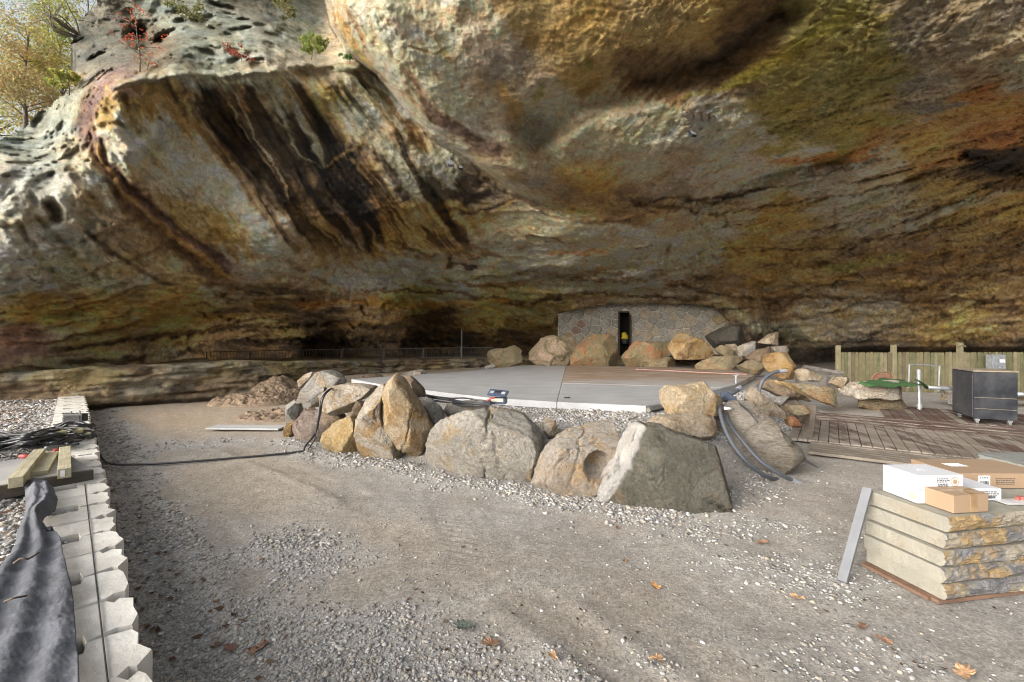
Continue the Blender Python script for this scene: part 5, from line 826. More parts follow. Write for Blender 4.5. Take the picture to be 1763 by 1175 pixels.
# ------------------------------------------------------------------ block retaining wall on the left
BLOCKM = plain('split_concrete', (.52,.49,.44), .9, 0, .16, 5, .02, (1, 1, 1), (.64,.62,.575), .38, .6)
bw = empty('block_wall', (0, 0, 0)); tag(bw, 'pale concrete block retaining wall running along the left of the road', 'retaining wall')
WD_ = Vector((-.7071, .7071, 0)); WN = Vector((.7071, .7071, 0))      # along the wall; out towards the road
WO = WN*(.31/math.sqrt(2))                                             # road edge of the wall: x + y = .31
ZT = .355
def block(seed, notch_hi, face):
    """one block in plan (u along, v towards the road), with a half pocket on one side and a split front"""
    r = random.Random(seed); L, D, H = .372, .44, .36; g = .004; b = .006
    nx0 = .17; poly = []
    fr_ = [(g+.03+.01*r.random(), -.055), (g+.018, -.02), (L*.3, .012+.02*r.random()), (L*.55, .0+.02*r.random()), (L*.8, .018*r.random()+.004), (L-g-.02, -.028), (L-g-.05, -.07)]
    fr_ = [(u_+r.uniform(-.008, .008), v_+r.uniform(-.012, .012)) for u_, v_ in fr_]
    back = [(L-g, -D), (g, -D)]
    if notch_hi: back = [(L-g, -nx0), (L-.085, -nx0-.012), (L-.09, -nx0-.16), (L-g, -nx0-.172), (L-g, -D), (g, -D), (g, -.09)]; fr_[-1] = (L-g, -.09)
    else: back = [(L-g, -.09), (L-g, -D), (g, -D), (g, -nx0-.172), (.09, -nx0-.16), (.085, -nx0-.012), (g, -nx0)]
    poly = fr_+back
    m = MB(); n = len(poly); Vv = []; cxm = L/2; cym = -.2
    for z, k in ((-H, .99), (-.012, 1.0), (0, .985)):
        for u_, v_ in poly: Vv.append((cxm+(u_-cxm)*k, cym+(v_-cym)*k, z+(.004*r.random() if z == 0 else 0)))
    Fv = [(i, n+i, n+(i+1) % n, (i+1) % n) for t in (0, n) for i in range(n) for t in ()]
    Fv = [(t+i, t+n+i, t+n+(i+1) % n, t+(i+1) % n) for t in (0, n) for i in range(n)]+[tuple(range(2*n, 3*n))]
    m.add(Vv, Fv); return m
mats_ = Matrix(((WD_.x, WN.x, 0, 0), (WD_.y, WN.y, 0, 0), (0, 0, 1, 0), (0, 0, 0, 1)))
protos = []
for k in range(8): o = block(k, k % 2 == 0, 0).build('block', BLOCKM, bw); protos.append(o)
r = random.Random(2); s0 = 1.62; i = 0; s = s0
while s < 15.5:
    o = protos[i] if i < 8 else protos[(i % 2)+2*r.randrange(4)].copy()
    if i >= 8: col.objects.link(o); o.parent = bw
    pos = WO+WD_*s; o.matrix_local = Matrix.Translation((pos.x, pos.y, ZT+r.uniform(-.004, .006)+(.0)))@mats_; s += .374; i += 1
def wp(s, v, z=0): p = WO+WD_*s+WN*v; return Vector((p.x, p.y, ZT+z))   # point on the wall: s along, v towards the road, z above its top
DK = plain('dark_line', (.05,.048,.045), .8)
thing_tube('string_line', 'thin dark mason string stretched along the tops of the pale blocks', 'string', [wp(1.55, -.115, .010), wp(5.75, -.13, .010)], .0035, DK, 5)
# platform board with its dark timber edge
PLY = plain('dusty_plywood', (.29,.285,.28), .85, 0, .12, 3, .003, (1, 3, 1)); DTIM = wood('dark_edge_timber', (.10,.085,.065), (.065,.055,.045))
n1, n2 = gp(160, 809, .45), gp(0, 837, .45); dv = (n2-n1).normalized(); fv = Vector((dv.y, -dv.x, 0)); fv = fv if fv.y > 0 else -fv
pf = empty('platform', (n1.x, n1.y, .36)); tag(pf, 'dusty plywood platform with a dark timber edge resting across the block wall', 'platform')
pf.rotation_euler.z = math.atan2(dv.y, dv.x)            # local x runs to the left, along the near edge
sgn = 1 if Matrix.Rotation(-pf.rotation_euler.z, 3, 'Z')@fv.to_3d() @ Vector((0, 1, 0)) > 0 else -1
MB().box((1.2, sgn*.62, .07), (2.4, 1.18, .03)).build('sheet', PLY, pf); MB().box((1.2, sgn*.0, .035), (2.4, .045, .115)).build('edge_timber', DTIM, pf); MB().box((1.2, sgn*1.2, .03), (2.4, .045, .10)).build('edge_timber', DTIM, pf)
PT = .36+.086
LUM = wood('fresh_lumber', (.42,.375,.255), (.35,.31,.20)); LUMG = wood('treated_lumber', (.30,.27,.13), (.36,.32,.18))
def beam(name, label, a, b, w_, h_, mat, zbase):
    a, b = Vector(a), Vector(b); e = b-a; L = e.length; o = MB().box((0, 0, h_/2), (L, w_, h_)).build(name, mat, bevel=.004); o.location = (a+b)/2; o.location.z = zbase; o.rotation_euler.z = math.atan2(e.y, e.x); return tag(o, label, 'lumber', 'lumber lying on the block wall')
beam('timber_post', 'left pale square timber lying on the plywood platform', gp(27, 822, PT+.09), gp(68, 773, PT+.09), .09, .09, LUM, PT)
beam('board', 'flat pale board lying between the two square timbers on the platform', gp(64, 812, PT+.04), gp(87, 777, PT+.04), .14, .04, LUM, PT)
bq = beam('timber_post', 'right pale square timber on the platform with a tag on its end', gp(111, 807, PT+.09), gp(112, 769, PT+.09), .09, .09, LUM, PT)
MB().box((-bq.dimensions.x/2-.0015, .012, .045), (.003, .03, .06)).build('end_tag', plain('white_tag', (.75,.75,.75), .6), bq)
beam('timber_post', 'greenish square timber lying across the wall beyond the cables', gp(94, 744, .46), gp(143, 739, .46), .11, .11, LUMG, ZT)
beam('board', 'thin pale board lying across the wall just before the greenish timber', gp(91, 752, .42), gp(155, 744, .42), .15, .03, LUM, ZT+.03)
# black flood box
fb = empty('flood_box', gp(130, 726, ZT)); tag(fb, 'small black box with a top handle standing on the far block wall', 'lamp box'); d = fb.location.y
fb.rotation_euler.z = R(4); MB().box((0, 0, .07), (.30, .12, .12)).build('box_body', BLKP, fb, bevel=.008); MB().box((0, -.064, .07), (.24, .01, .08)).build('front_glass', plain('dark_glass', (.05,.05,.05), .15), fb)
MB().tube(curve_pts([(-.07, 0, .12), (-.06, 0, .18), (.06, 0, .18), (.07, 0, .12)], 5), .009, 6).build('handle', STEELD, fb); MB().box((0, 0, .006), (.2, .14, .012)).build('foot', BLKP, fb)
# tangle of black cables
CAB = plain('black_cable', (.028,.029,.033), .38, 0, .2); r = random.Random(31)
cb = empty('cable_heap', gp(70, 765, ZT)); tag(cb, 'tangled heap of thick black cables spread over the left wall and gravel', 'cables')
def rel(p): return Vector(p)-cb.location
for k in range(30):
    y0 = r.uniform(742, 778); zz = ZT+.03+r.uniform(0, .16); P = [gp(-60+r.uniform(-20, 20), y0+r.uniform(4, 16), zz)]
    for x in (10, 50, 90, 125): P.append(gp(x+r.uniform(-12, 12), 749+(y0-742)*.55+r.uniform(-7, 7)-(x > 80)*8, ZT+.03+r.uniform(0, .15)*(1-abs(x-60)/160)))
    if k % 3 == 0: P.append(gp(162+r.uniform(-6, 4), 746+r.uniform(-4, 8), ZT+.03))
    MB().tube([rel(p) for p in curve_pts(P, 8)], .016 if k % 4 else .011, 7).build('cable', CAB, cb, smooth=True)
for k in range(9):
    P = [gp(95+r.uniform(-4, 4), 739+r.uniform(-8, 4), ZT+.03)]+[gp(x, 731+r.uniform(-5, 4), ZT+.03+r.uniform(0, .08)) for x in (115, 138)]+[gp(160+r.uniform(-2, 6), 733+r.uniform(-4, 6), ZT+.03)]
    MB().tube([rel(p) for p in curve_pts(P, 8)], .014, 7).build('cable', CAB, cb, smooth=True)
REDP = plain('red_plastic', (.45,.06,.05), .5); BLUP = plain('blue_plastic', (.10,.13,.25), .5); WHP = plain('grey_sleeve', (.20,.21,.24), .5)
tag(MB().tube([gp(92, 776, ZT+.14), gp(104, 777, ZT+.12)], .022, 8).build('plug', REDP, smooth=True), 'red plug end poking out of the cable heap beside the right timber', 'plug')
tag(MB().tube([gp(35, 786, ZT+.12), gp(49, 786, ZT+.12)], .02, 8).build('plug', REDP, smooth=True), 'pinkish red plug half hidden behind the left timber', 'plug')
tag(MB().tube([gp(80, 771, ZT+.18), gp(84, 778, ZT+.11)], .018, 8).build('plug', WHP, smooth=True), 'grey-blue plug sleeve behind the flat pale board', 'plug')
thing_tube('road_cable', 'black cable dropping off the wall, crossing the road to the mauve boulder', 'cable', curve_pts([wp(8.6, .02, .03), gp(168, 772, .2), gp(176, 790, .03), gp(192, 799, .02), gp(232, 800, .02), gp(300, 797, .02), gp(390, 790, .02), gp(470, 783, .02), gp(519, 777, .03), gp(533, 765, .1)+Vector((0, -.15, 0)), at(543, 745, 7.05), at(551, 712, 7.05), at(556, 686, 7.05), at(567, 672, 7.2), at(580, 665, 7.6)], 8), .016, CAB, 7)
thing_tube('thin_cable', 'second thin black cable running up between mauve and long pale boulder', 'cable', curve_pts([gp(530, 775, .02), at(541, 757, 7.02), at(548, 720, 7.0), at(552, 690, 7.05), at(562, 674, 7.1), at(574, 668, 7.5)], 8), .010, CAB, 6)
# geotextile strip
FAB = plain('grey_geotextile', (.085,.09,.105), .95, 0, .3, 4, .02, (1, 1, 1)); rows = []
cl = [(66,843,24),(72,868,28),(70,885,26),(54,912,18),(62,950,42),(52,1000,62),(48,1050,78),(46,1105,84),(42,1160,92),(36,1240,100)]
yy = np.array([c[1] for c in cl]); cxs = np.array([c[0] for c in cl]); hw = np.array([c[2] for c in cl])
FY, FT = np.linspace(843, 1240, 120), np.linspace(-1, 1, 64); pre = np.array([gp(np.interp(y, yy, cxs)+np.interp(y, yy, hw)*t, y-10*t*(y > 930), ZT+.02)[:] for y in FY for t in FT])
FN = fbm(pre*np.array([3.1, 2.2, 0]), 3)*.024+fbm(pre*np.array([9, 7, 0])+3, 4)*.012+fbm((pre@np.array([[.7, .7, 0], [-.7, .7, 0], [0, 0, 0]]))*np.array([16, 4, 0])+9, 3, ridged=True)*.014
for iy, y in enumerate(FY):
    row = []; cx_, h_ = np.interp(y, yy, cxs), np.interp(y, yy, hw)
    for it, t in enumerate(FT):
        p = Vector(pre[iy*64+it]); wr = FN[iy*64+it]+.010*math.sin(t*7+y*.02); tw = .10*math.exp(-((y-900)/28)**2)*(1-t*t)
        p.z = ZT+.065+max(-.02, wr+tw)+(.06*math.exp(-((y-850)/25)**2)*(1-t*t)); row.append(p)
    rows.append(row)
tag(sheet('fabric_strip', rows, FAB, .006), 'crumpled strip of dark grey landscape fabric lying behind the block wall', 'fabric')
tag(sheet('fabric_scrap', surf((gp(110, 735, ZT), gp(118, 722, ZT), gp(113, 700, ZT), gp(104, 712, ZT)), 10, 6, .12, 2, 5), FAB, .006), 'small grey fabric scrap by the far end of the wall', 'fabric')
thing_tube('stick', 'dry brown twig lying on the upper part of the fabric', 'twig', curve_pts([gp(24, 970, ZT+.1), gp(36, 962, ZT+.13), gp(50, 962, ZT+.12), gp(66, 952, ZT+.11)], 5), .006, wood('twig_bark', (.12,.085,.06), (.07,.05,.035)), 5)
thing_tube('stick', 'short dry twig lying lower on the fabric at the left', 'twig', curve_pts([gp(8, 1036, ZT+.1), gp(24, 1030, ZT+.12), gp(46, 1026, ZT+.1)], 5), .005, bpy.data.materials['twig_bark'], 5)
ALU = plain('dull_aluminium', (.145,.152,.165), .6, .1, .12, 6); wbd = tag(MB().box((0, 0, .02), (1.42, .34, .03)).build('pale_board', plain('pale_board', (.38,.385,.39), .7, 0, .1, 4, 0, (1, 6, 1)), None, gp(426, 738, .02), bevel=.004), 'pale grey-white board lying flat on the road left of the boulders', 'board'); wbd.rotation_euler.z = R(-3)

# ------------------------------------------------------------------ stack of split stone treads with boxes
TRD = mat_new('tread_stone'); m, nt, bs = TRD; TREAD = m
v = coords(nt, True); at_ = N(nt, 'ShaderNodeAttribute', attribute_name='tint'); f = noise_out(nt, v, 9, 8, .7, .4); big = ramp(nt, noise_out(nt, v, 3.4, 4, .6, .6), .46, .56); gr = ramp(nt, noise_out(nt, coords(nt, True, (1.2, 1, 1)), 4.4, 4, .6), .5, .58)
rough_c = mixc(nt, big, (.235,.165,.08), (.125,.125,.13)); rough_c = mixc(nt, gr, rough_c, (.225,.20,.155)); k = ramp(nt, f, .3, .7); kk = N(nt, 'ShaderNodeMapRange'); nt.links.new(f, kk.inputs[0]); kk.inputs[1].default_value = .3; kk.inputs[2].default_value = .7; kk.inputs[3].default_value = .55; kk.inputs[4].default_value = 1.3
rough_c = mixc(nt, 1.0, rough_c, kk.outputs[0], 'MULTIPLY'); saw = mixc(nt, ramp(nt, noise_out(nt, v, 5, 6, .65), .4, .66), (.22,.21,.175), (.265,.25,.205)); saw = mixc(nt, mix_mul(nt, ramp(nt, noise_out(nt, v, 2.2, 5, .6), .56, .68), .55), saw, (.225,.18,.115))
sepr = N(nt, 'ShaderNodeSeparateColor'); nt.links.new(at_.outputs['Color'], sepr.inputs[0]); nt.links.new(mixc(nt, sepr.outputs[0], saw, rough_c), bs.inputs['Base Color']); bs.inputs['Roughness'].default_value = .9
b1 = bump(nt, bs, f, .7, .025)
def tread(seed, L=1.5, D=.53, H=.104):
    """x along the split front, y into the stack"""
    r = np.random.RandomState(seed); nx_, nz_, ny_ = 110, 11, 14; V = []; T = []; g = .003
    xs = np.linspace(0, L, nx_); zs = np.linspace(0, 1, nz_); Pq = np.array([[x*4+seed*9, z*1.6+seed, 0] for z in zs for x in xs]); dsp = fbm(Pq, 4, ridged=False)*.024+fbm(Pq*3.3+5, 4, ridged=True)*.016
    prof = np.array([.016, .004, .0, -.002, -.002, -.003, -.002, 0, .001, .005, .017]); grid = []
    fr_ = np.array([[x, prof[j]+dsp[j*nx_+i]*(.6 if j in (0, nz_-1) else 1), g+(H-2*g)*z] for j, z in enumerate(zs) for i, x in enumerate(xs)])
    ids = np.arange(nx_*nz_).reshape(nz_, nx_); F_ = np.stack([ids[:-1, :-1], ids[:-1, 1:], ids[1:, 1:], ids[1:, :-1]], -1).reshape(-1, 4).tolist()
    Vv = fr_.tolist(); T = [1.0]*len(Vv); base = len(Vv)
    ys = np.linspace(.0, 1, ny_)
    def strip(edge, z, flip):                          # horizontal sheet behind the front's top or bottom edge
        b0 = len(Vv)
        for y in ys[1:]:
            for (x, fy, _) in edge: Vv.append([x, fy+(D-fy)*y, z]); T.append(0.0)
        rows_ = [[e for e in flip[1]]]+[[b0+k*nx_+i for i in range(nx_)] for k in range(ny_-1)]
        for a_, b_ in zip(rows_[:-1], rows_[1:]):
            for i in range(nx_-1): F_.append([a_[i], a_[i+1], b_[i+1], b_[i]] if flip[0] else [a_[i], b_[i], b_[i+1], a_[i+1]])
        return rows_
    # duplicate edges so the split colour stops at the arris
    def dup(row): b0 = len(Vv); Vv.extend([list(Vv[i]) for i in row]); T.extend([.25]*len(row)); return list(range(b0, b0+len(row)))
    tr = strip(fr_[-nx_:], H-g, (True, dup(ids[-1].tolist()))); br = strip(fr_[:nx_], g, (False, dup(ids[0].tolist())))
    F_.append([tr[-1][0], tr[-1][-1], br[-1][-1], br[-1][0]])
    for xi, fl in ((0, True), (nx_-1, False)):         # sawn ends
        col_ = [i for i in dup(ids[:, xi].tolist())]; 
        for i in col_: T[i] = .0
        top_ = [t_[xi] for t_ in tr[1:]]; bot_ = [t_[xi] for t_ in br[1:]]; bt = dup(bot_); tt = dup(top_)
        for i in bt+tt: T[i] = 0
        loop = bt[::-1]+col_+tt if fl else (bt[::-1]+col_+tt)[::-1]; F_.append(loop)
    me = bpy.data.meshes.new('stone_tread'); me.from_pydata(Vv, [], F_); a = me.color_attributes.new('tint', 'FLOAT_COLOR', 'POINT'); a.data.foreach_set('color', np.repeat(np.array(T, np.float32), 4)); me.update(); return me
GT = 'stone treads in the stack at the right'; base = gp(1631, 1044, 0); fd = Vector((.985, .17, 0)); ord_ = ['bottom', 'second lowest', 'middle', 'second highest', 'topmost']
sx = [.0, -.02, -.01, .03, .045]; hx = .1075
for k in range(5):
    o = link('stone_tread', tread(k+1), TREAD); o.location = (base.x+sx[k]*.9, base.y+sx[k]*.35+.01, .022+k*hx); o.rotation_euler.z = math.atan2(fd.y, fd.x)+R((0, .8, -.5, .6, 0)[k]); tag(o, f'{ord_[k]} rock-faced stone tread of the stack at the right', 'stone slab', GT)
PAL = wood('pallet_wood', (.20,.115,.075), (.14,.085,.055)); SR = math.atan2(fd.y, fd.x)
sk = empty('skid', (base.x, base.y, 0), SR); tag(sk, 'reddish wooden skid boards lying under the stone stack', 'skid')
for y in (.07, .27, .46): MB().box((.75, y, .011), (1.56, .09, .022)).build('slat', PAL, sk)
MB().box((-.02, .30, .011), (.07, .46, .021)).build('slat', PAL, sk)
TOPZ = .022+5*hx
CARD = plain('brown_cardboard', (.26,.18,.115), .85, 0, .07, 2, 0); WCARD = plain('white_cardboard', (.50,.51,.535), .6, 0, .03, 2); TAPE = plain('packing_tape', (.27,.18,.10), .3); INK = plain('printed_ink', (.05,.05,.055), .6); PAPER = plain('white_label', (.74,.74,.74), .5); GOLDI = plain('gold_print', (.30,.22,.12), .5)
def box_thing(name, label, p, w_, d_, h_, rz, mat, z):
    e = empty(name, (p.x, p.y, z), rz); tag(e, label, 'box'); MB().box((0, 0, h_/2), (w_, d_, h_)).build('carton', mat, e, bevel=.003); return e
def bars(parent, mat, x0, z0, w_, rows_, y, hgt=.006, gap=.011, r_=random.Random(3)):
    m = MB()
    for k in range(rows_):
        x = x0
        while x < x0+w_: q = r_.uniform(.006, .02); m.box((x+q/2, y, z0-k*gap), (q, .0012, hgt)); x += q+.005
    m.build('printed_text', mat, parent)
def barcode(parent, x0, z0, w_, h_, y, r_=random.Random(5)):
    m = MB(); x = x0
    while x < x0+w_: q = r_.choice((.001, .002, .003)); m.box((x+q/2, y, z0), (q, .0012, h_)); x += q+r_.choice((.0015, .0025))
    m.build('barcode', INK, parent)
c1 = gp(1580, 867.5, TOPZ); a_ = gp(1520, 844.5, TOPZ); dl = (a_-c1); dep_ = dl.length; dn = dl.normalized(); rt = Vector((dn.y, -dn.x, 0)); rzb = math.atan2(rt.y, rt.x); W1, H1 = .335, .098
ctr = c1+rt*W1/2+dn*dep_/2
lo_ = box_thing('white_box', 'lower white flat box of the pair stacked on the stone treads', ctr, W1, dep_, H1, rzb, WCARD, TOPZ); up_ = box_thing('white_box', 'upper white flat box of the pair, with printed label on its side', ctr, W1, dep_, H1, rzb+R(.5), WCARD, TOPZ+H1+.002)
def disc(parent, name, x, z, rad_, y, mat, ring=0):
    m = MB(); n = 20
    if ring: 
        for k in range(n):
            a0, a1 = 2*math.pi*k/n, 2*math.pi*(k+.62)/n; m.add([(x+math.cos(a)*rr_, y, z+math.sin(a)*rr_) for a, rr_ in ((a0, rad_*.72), (a0, rad_), (a1, rad_), (a1, rad_*.72))], [(0, 1, 2, 3)])
    else: m.add([(x+math.cos(2*math.pi*k/n)*rad_, y, z+math.sin(2*math.pi*k/n)*rad_) for k in range(n)], [tuple(range(n))])
    m.build(name, mat, parent)
for e, yy_ in ((up_, -dep_/2-.0008),):
    bars(e, INK, -.03, .072, .075, 3, yy_); bars(e, INK, -.02, .034, .07, 2, yy_, .008, .012); disc(e, 'round_emblem', .105, .05, .034, yy_, GOLDI, 1); disc(e, 'round_emblem', .105, .05, .017, yy_-.0004, GOLDI)
    m = MB(); 
    for k in range(3): m.box((-.02+.01*k, -.02+.02*k, H1+.0008), (.06-.012*k, .005, .0012))
    m.build('top_print', plain('faint_print', (.45,.46,.5), .6), e)
m = MB(); n = 16; X_ = -W1/2-.0008; m.add([(X_, -.10+math.cos(6.283*k/n)*.03, .05+math.sin(6.283*k/n)*.03) for k in range(n)], [tuple(range(n))]); m.build('side_emblem', plain('pale_gold_print', (.5,.42,.32), .6), lo_)
b1_, b2_, b0_ = gp(1642, 884.5, TOPZ), gp(1702, 881, TOPZ), gp(1607, 873, TOPZ); rt2 = (b2_-b1_); W2 = rt2.length; rt2.normalize(); dn2 = Vector((-rt2.y, rt2.x, 0)); D2 = .20; ctr2 = b1_+rt2*W2/2+dn2*D2/2
sm = box_thing('brown_box', 'small brown cardboard box with brown tape in front of the white boxes', ctr2, W2, D2, .118, math.atan2(rt2.y, rt2.x), CARD, TOPZ)
MB().box((.02, 0, .1195), (.052, D2+.002, .002)).box((.02, -D2/2-.001, .06), (.052, .002, .118)).build('tape_band', TAPE, sm); MB().box((0, -.01, .1205), (W2+.001, .03, .0015)).build('tape_band', TAPE, sm)
m = MB(); m.add([(-W2/2, -D2/2, .1185), (W2/2, -D2/2, .1185), (W2/2, -.004, .121), (-W2/2, -.004, .121), (-W2/2, D2/2, .1185), (W2/2, D2/2, .1185), (W2/2, .004, .121), (-W2/2, .004, .121)], [(0, 1, 2, 3), (7, 6, 5, 4)]); m.build('top_flap', CARD, sm)
f1 = gp(1723, 861, TOPZ); ctr3 = f1-rt*.21+dn*.16; fl_ = box_thing('white_box', 'single flat white box behind the small brown box', ctr3, .42, .32, .085, rzb+R(-4), WCARD, TOPZ)
bars(fl_, INK, .05, .062, .13, 3, -.161, .007, .014); barcode(fl_, .06, .022, .11, .016, -.161)
b5 = gp(1725, 852, TOPZ); ctr4 = b5+rt*.22+dn*.24+Vector((-.02, .10, 0)); lg = box_thing('brown_box', 'long flat brown cardboard box with white labels at the right edge', ctr4, .72, .42, .115, rzb+R(-3), CARD, TOPZ)
MB().box((-.17, -.2112, .058), (.09, .0012, .08)).build('front_label', PAPER, lg); barcode(lg, -.205, .04, .07, .035, -.2122); bars(lg, INK, -.205, .085, .06, 2, -.2122); MB().box((-.16, .03, .1158), (.14, .085, .0012)).build('top_label', PAPER, lg)
bars(lg, INK, -.08, .075, .14, 4, -.2108, .006, .014)
TUBP = plain('clear_tub_plastic', (.40,.43,.42), .25, 0, .05); bsn = TUBP.node_tree.nodes['Principled BSDF']; bsn.inputs['Transmission Weight'].default_value = .45
tb = empty('plastic_tub', Vector((gp(1763, 822, TOPZ).x+.06, 4.08, .0)), rzb); tag(tb, 'translucent plastic tub with green contents at the right edge behind the boxes', 'tub'); tz_ = .62
def ring_box(w0, d0, w1, d1, h_, t):
    m = MB(); o0 = [(-w0, -d0, 0), (w0, -d0, 0), (w0, d0, 0), (-w0, d0, 0)]; o1 = [(-w1, -d1, h_), (w1, -d1, h_), (w1, d1, h_), (-w1, d1, h_)]; i1 = [(x-math.copysign(t, x), y-math.copysign(t, y), h_) for x, y, _ in o1]; i0 = [(x-math.copysign(t, x), y-math.copysign(t, y), t) for x, y, _ in o0]
    V_ = o0+o1+i1+i0; F_ = [(3, 2, 1, 0), (12, 13, 14, 15)]
    for a_, b_ in ((0, 4), (4, 8), (8, 12)): F_ += [(a_+k, a_+(k+1) % 4, b_+(k+1) % 4, b_+k) for k in range(4)]
    return m.add(V_, F_)
tb.location.z = TOPZ+.115; tb.location = (4.38, 3.78, TOPZ+.001); sb_ = MB().box((0, 0, TOPZ/2), (1.35, .5, TOPZ)).build('stone_block', TREAD, None, (4.05, 3.76, 0), bevel=.01); sb_.rotation_euler.z = SR; tag(sb_, 'plain stone block standing behind the stack under the tub', 'stone block')
ring_box(.17, .13, .21, .17, .13, .006).build('tub_body', TUBP, tb, bevel=0); ring_box(.20, .16, .225, .185, .018, .02).build('rim', TUBP, tb).location.z = .122
tag(MB().box((0, 0, .04), (.2, .14, .05)).tube([(-.12, -.05, .05), (.1, .03, .09)], .03, 8).build('green_packet', plain('green_plastic', (.04,.28,.09), .5), None, tb.location+Vector((.02, 0, .01))), 'bright green packet lying inside the plastic tub', 'packet')
ps = gp(1748, 868, TOPZ); tag(MB().box((0, 0, .004), (.22, .10, .006)).build('clear_sheet', plain('clear_sheet', (.45,.46,.46), .3), None, ps+Vector((.03, .03, .002))), 'thin clear plastic sheet lying on the stack at the right edge', 'sheet')
rcn = gp(1757, 862, TOPZ); tag(MB().tube([(0, 0, .01), (0, 0, .03)], .03, 12, r1=.02).tube([(-.05, -.02, .018), (-.02, -.01, .02)], .012, 8).build('red_bottle', plain('dull_red_plastic', (.30,.09,.07), .5), None, rcn), 'dull red bottle lying on the clear sheet by the boxes', 'bottle')
bt = empty('metal_bar', gp(1450, 1002, 0)); tag(bt, 'flat grey galvanised bar leaning against the left end of the stone stack', 'bar'); e = at(1494, 841, 3.37)-bt.location; L = e.length
o = MB().box((0, 0, L/2), (.058, .03, L)).build('bar_body', ALU, bt, bevel=.002); o.rotation_euler = e.to_track_quat('Z', 'Y').to_euler()

# ------------------------------------------------------------------ conduits, toolbox, lamps
CON = plain('grey_conduit', (.065,.073,.09), .6, 0, .08); CG = 'grey conduits at the right corner of the stage'
def conduit(label, pts, rad_):
    e = empty('conduit', pts[0]); tag(e, label, 'conduit', CG); P = [Vector(p)-e.location for p in curve_pts(pts, 10)]
    MB().tube(P, rad_, 10).build('pipe', CON, e, smooth=True); a_ = P[-1]-P[-3]; a_.normalize(); MB().tube([P[-1]-a_*.10, P[-1]+a_*.012], rad_*1.25, 10).build('end_sleeve', WHP, e, smooth=False)
conduit('left grey conduit arching from the stage corner down to the ground', [at(1262, 700, 6.6), at(1250, 690, 6.3), at(1240, 693, 6.0), at(1241, 715, 5.7), at(1254, 752, 5.4), at(1280, 790, 5.2), at(1310, 815, 5.2), at(1328, 824, 5.3), at(1344, 826, 5.45)], .024)
conduit('middle grey conduit sloping over the grained slab to the ground', [at(1262, 706, 6.3), at(1252, 712, 6.0), at(1256, 730, 5.75), at(1280, 762, 5.5), at(1310, 795, 5.3), at(1340, 815, 5.25), at(1362, 826, 5.3), at(1377, 832, 5.3)], .022)
conduit('tall grey conduit curling high above the rubble', [at(1336, 744, 6.6), at(1322, 722, 6.9), at(1311, 695, 7.1), at(1308, 672, 7.2), at(1314, 655, 7.2), at(1326, 645, 7.25), at(1340, 640, 7.3), at(1352, 639, 7.3)], .026)
conduit('short blue-grey conduit stub at the corner of the stage', [at(1242, 684, 7.0), at(1252, 681, 6.9), at(1264, 676, 6.95), at(1274, 668, 7.1)], .032)
thing_tube('blue_funnel', 'blue-grey funnel shaped pipe end beside the blocky tan rock', 'pipe end', [at(1262, 692, 6.35), at(1246, 680, 6.35)], .07, plain('blue_grey_pvc', (.07,.085,.125), .45), 14, smooth=False)
thing_tube('white_stub', 'small white pipe stub sticking out over the grained slab', 'pipe end', [at(1247, 703, 5.75), at(1258, 704, 5.75)], .018, PAPER, 8)
thing_tube('thin_wire', 'thin black wire running down the grained slab', 'wire', curve_pts([at(1265, 690, 6.1), at(1285, 705, 5.75), at(1305, 728, 5.55)], 6), .010, CAB, 6)
tbx = empty('toolbox', at(858, 697, 6.75), R(-14)); tag(tbx, 'open blue-black tool box tilted beside the stage edge with cables', 'tool box'); s_ = 1.0
NAVY = plain('navy_plastic', (.045,.06,.10), .4); GL = plain('grey_tray', (.33,.35,.37), .5)
MB().box((0, 0, .06), (.24, .16, .09), taper=1.06).build('lower_tray', NAVY, tbx, bevel=.006); MB().box((.0, -.075, .08), (.2, .03, .05)).build('parts_drawer', plain('pale_drawer', (.42,.40,.33), .5), tbx)
ld = MB().box((0, 0, 0), (.30, .17, .035)).build('lid', NAVY, tbx, bevel=.008); ld.location = (-.01, .02, .175); ld.rotation_euler = (R(20), R(4), 0)
MB().box((0, -.0, .022), (.10, .05, .012)).build('lid_handle', BLKP, ld, bevel=.004); MB().box((-.09, -.02, .019), (.06, .07, .006)).build('lid_inset', GL, ld); MB().box((.09, -.02, .019), (.06, .07, .006)).build('lid_inset', GL, ld)
for x in (-.11, .11): MB().tube([(x, .05, .10), (x*.95, .05, .17)], .01, 6).build('hinge_arm', STEELD, tbx)
r = random.Random(8)
for k in range(5):
    P = [at(735+r.uniform(-6, 6), 680+k*2.2, 7.4), at(770, 684+k*2.6+r.uniform(-2, 2), 7.1), at(800, 688+k*3+r.uniform(-3, 3), 6.8), at(826+r.uniform(-3, 3), 690+k*2, 6.65), at(846, 691+k*1.4, 6.62)]
    thing_tube('tool_cable', ['uppermost dark cable running into the tool box', 'second dark cable from the top at the tool box', 'middle dark cable of the bundle at the tool box', 'fourth dark cable down at the tool box', 'lowest dark cable lying below the tool box'][k], 'cable', curve_pts(P, 7), .013, CAB, 6, 'cables at the tool box')
thing_tube('red_cable', 'short red jump lead beside the tool box', 'cable', curve_pts([at(838, 690, 6.55), at(845, 687, 6.5), at(852, 685, 6.5)], 4), .013, REDP, 6)
LG = 'round lamps on the rock ceiling'
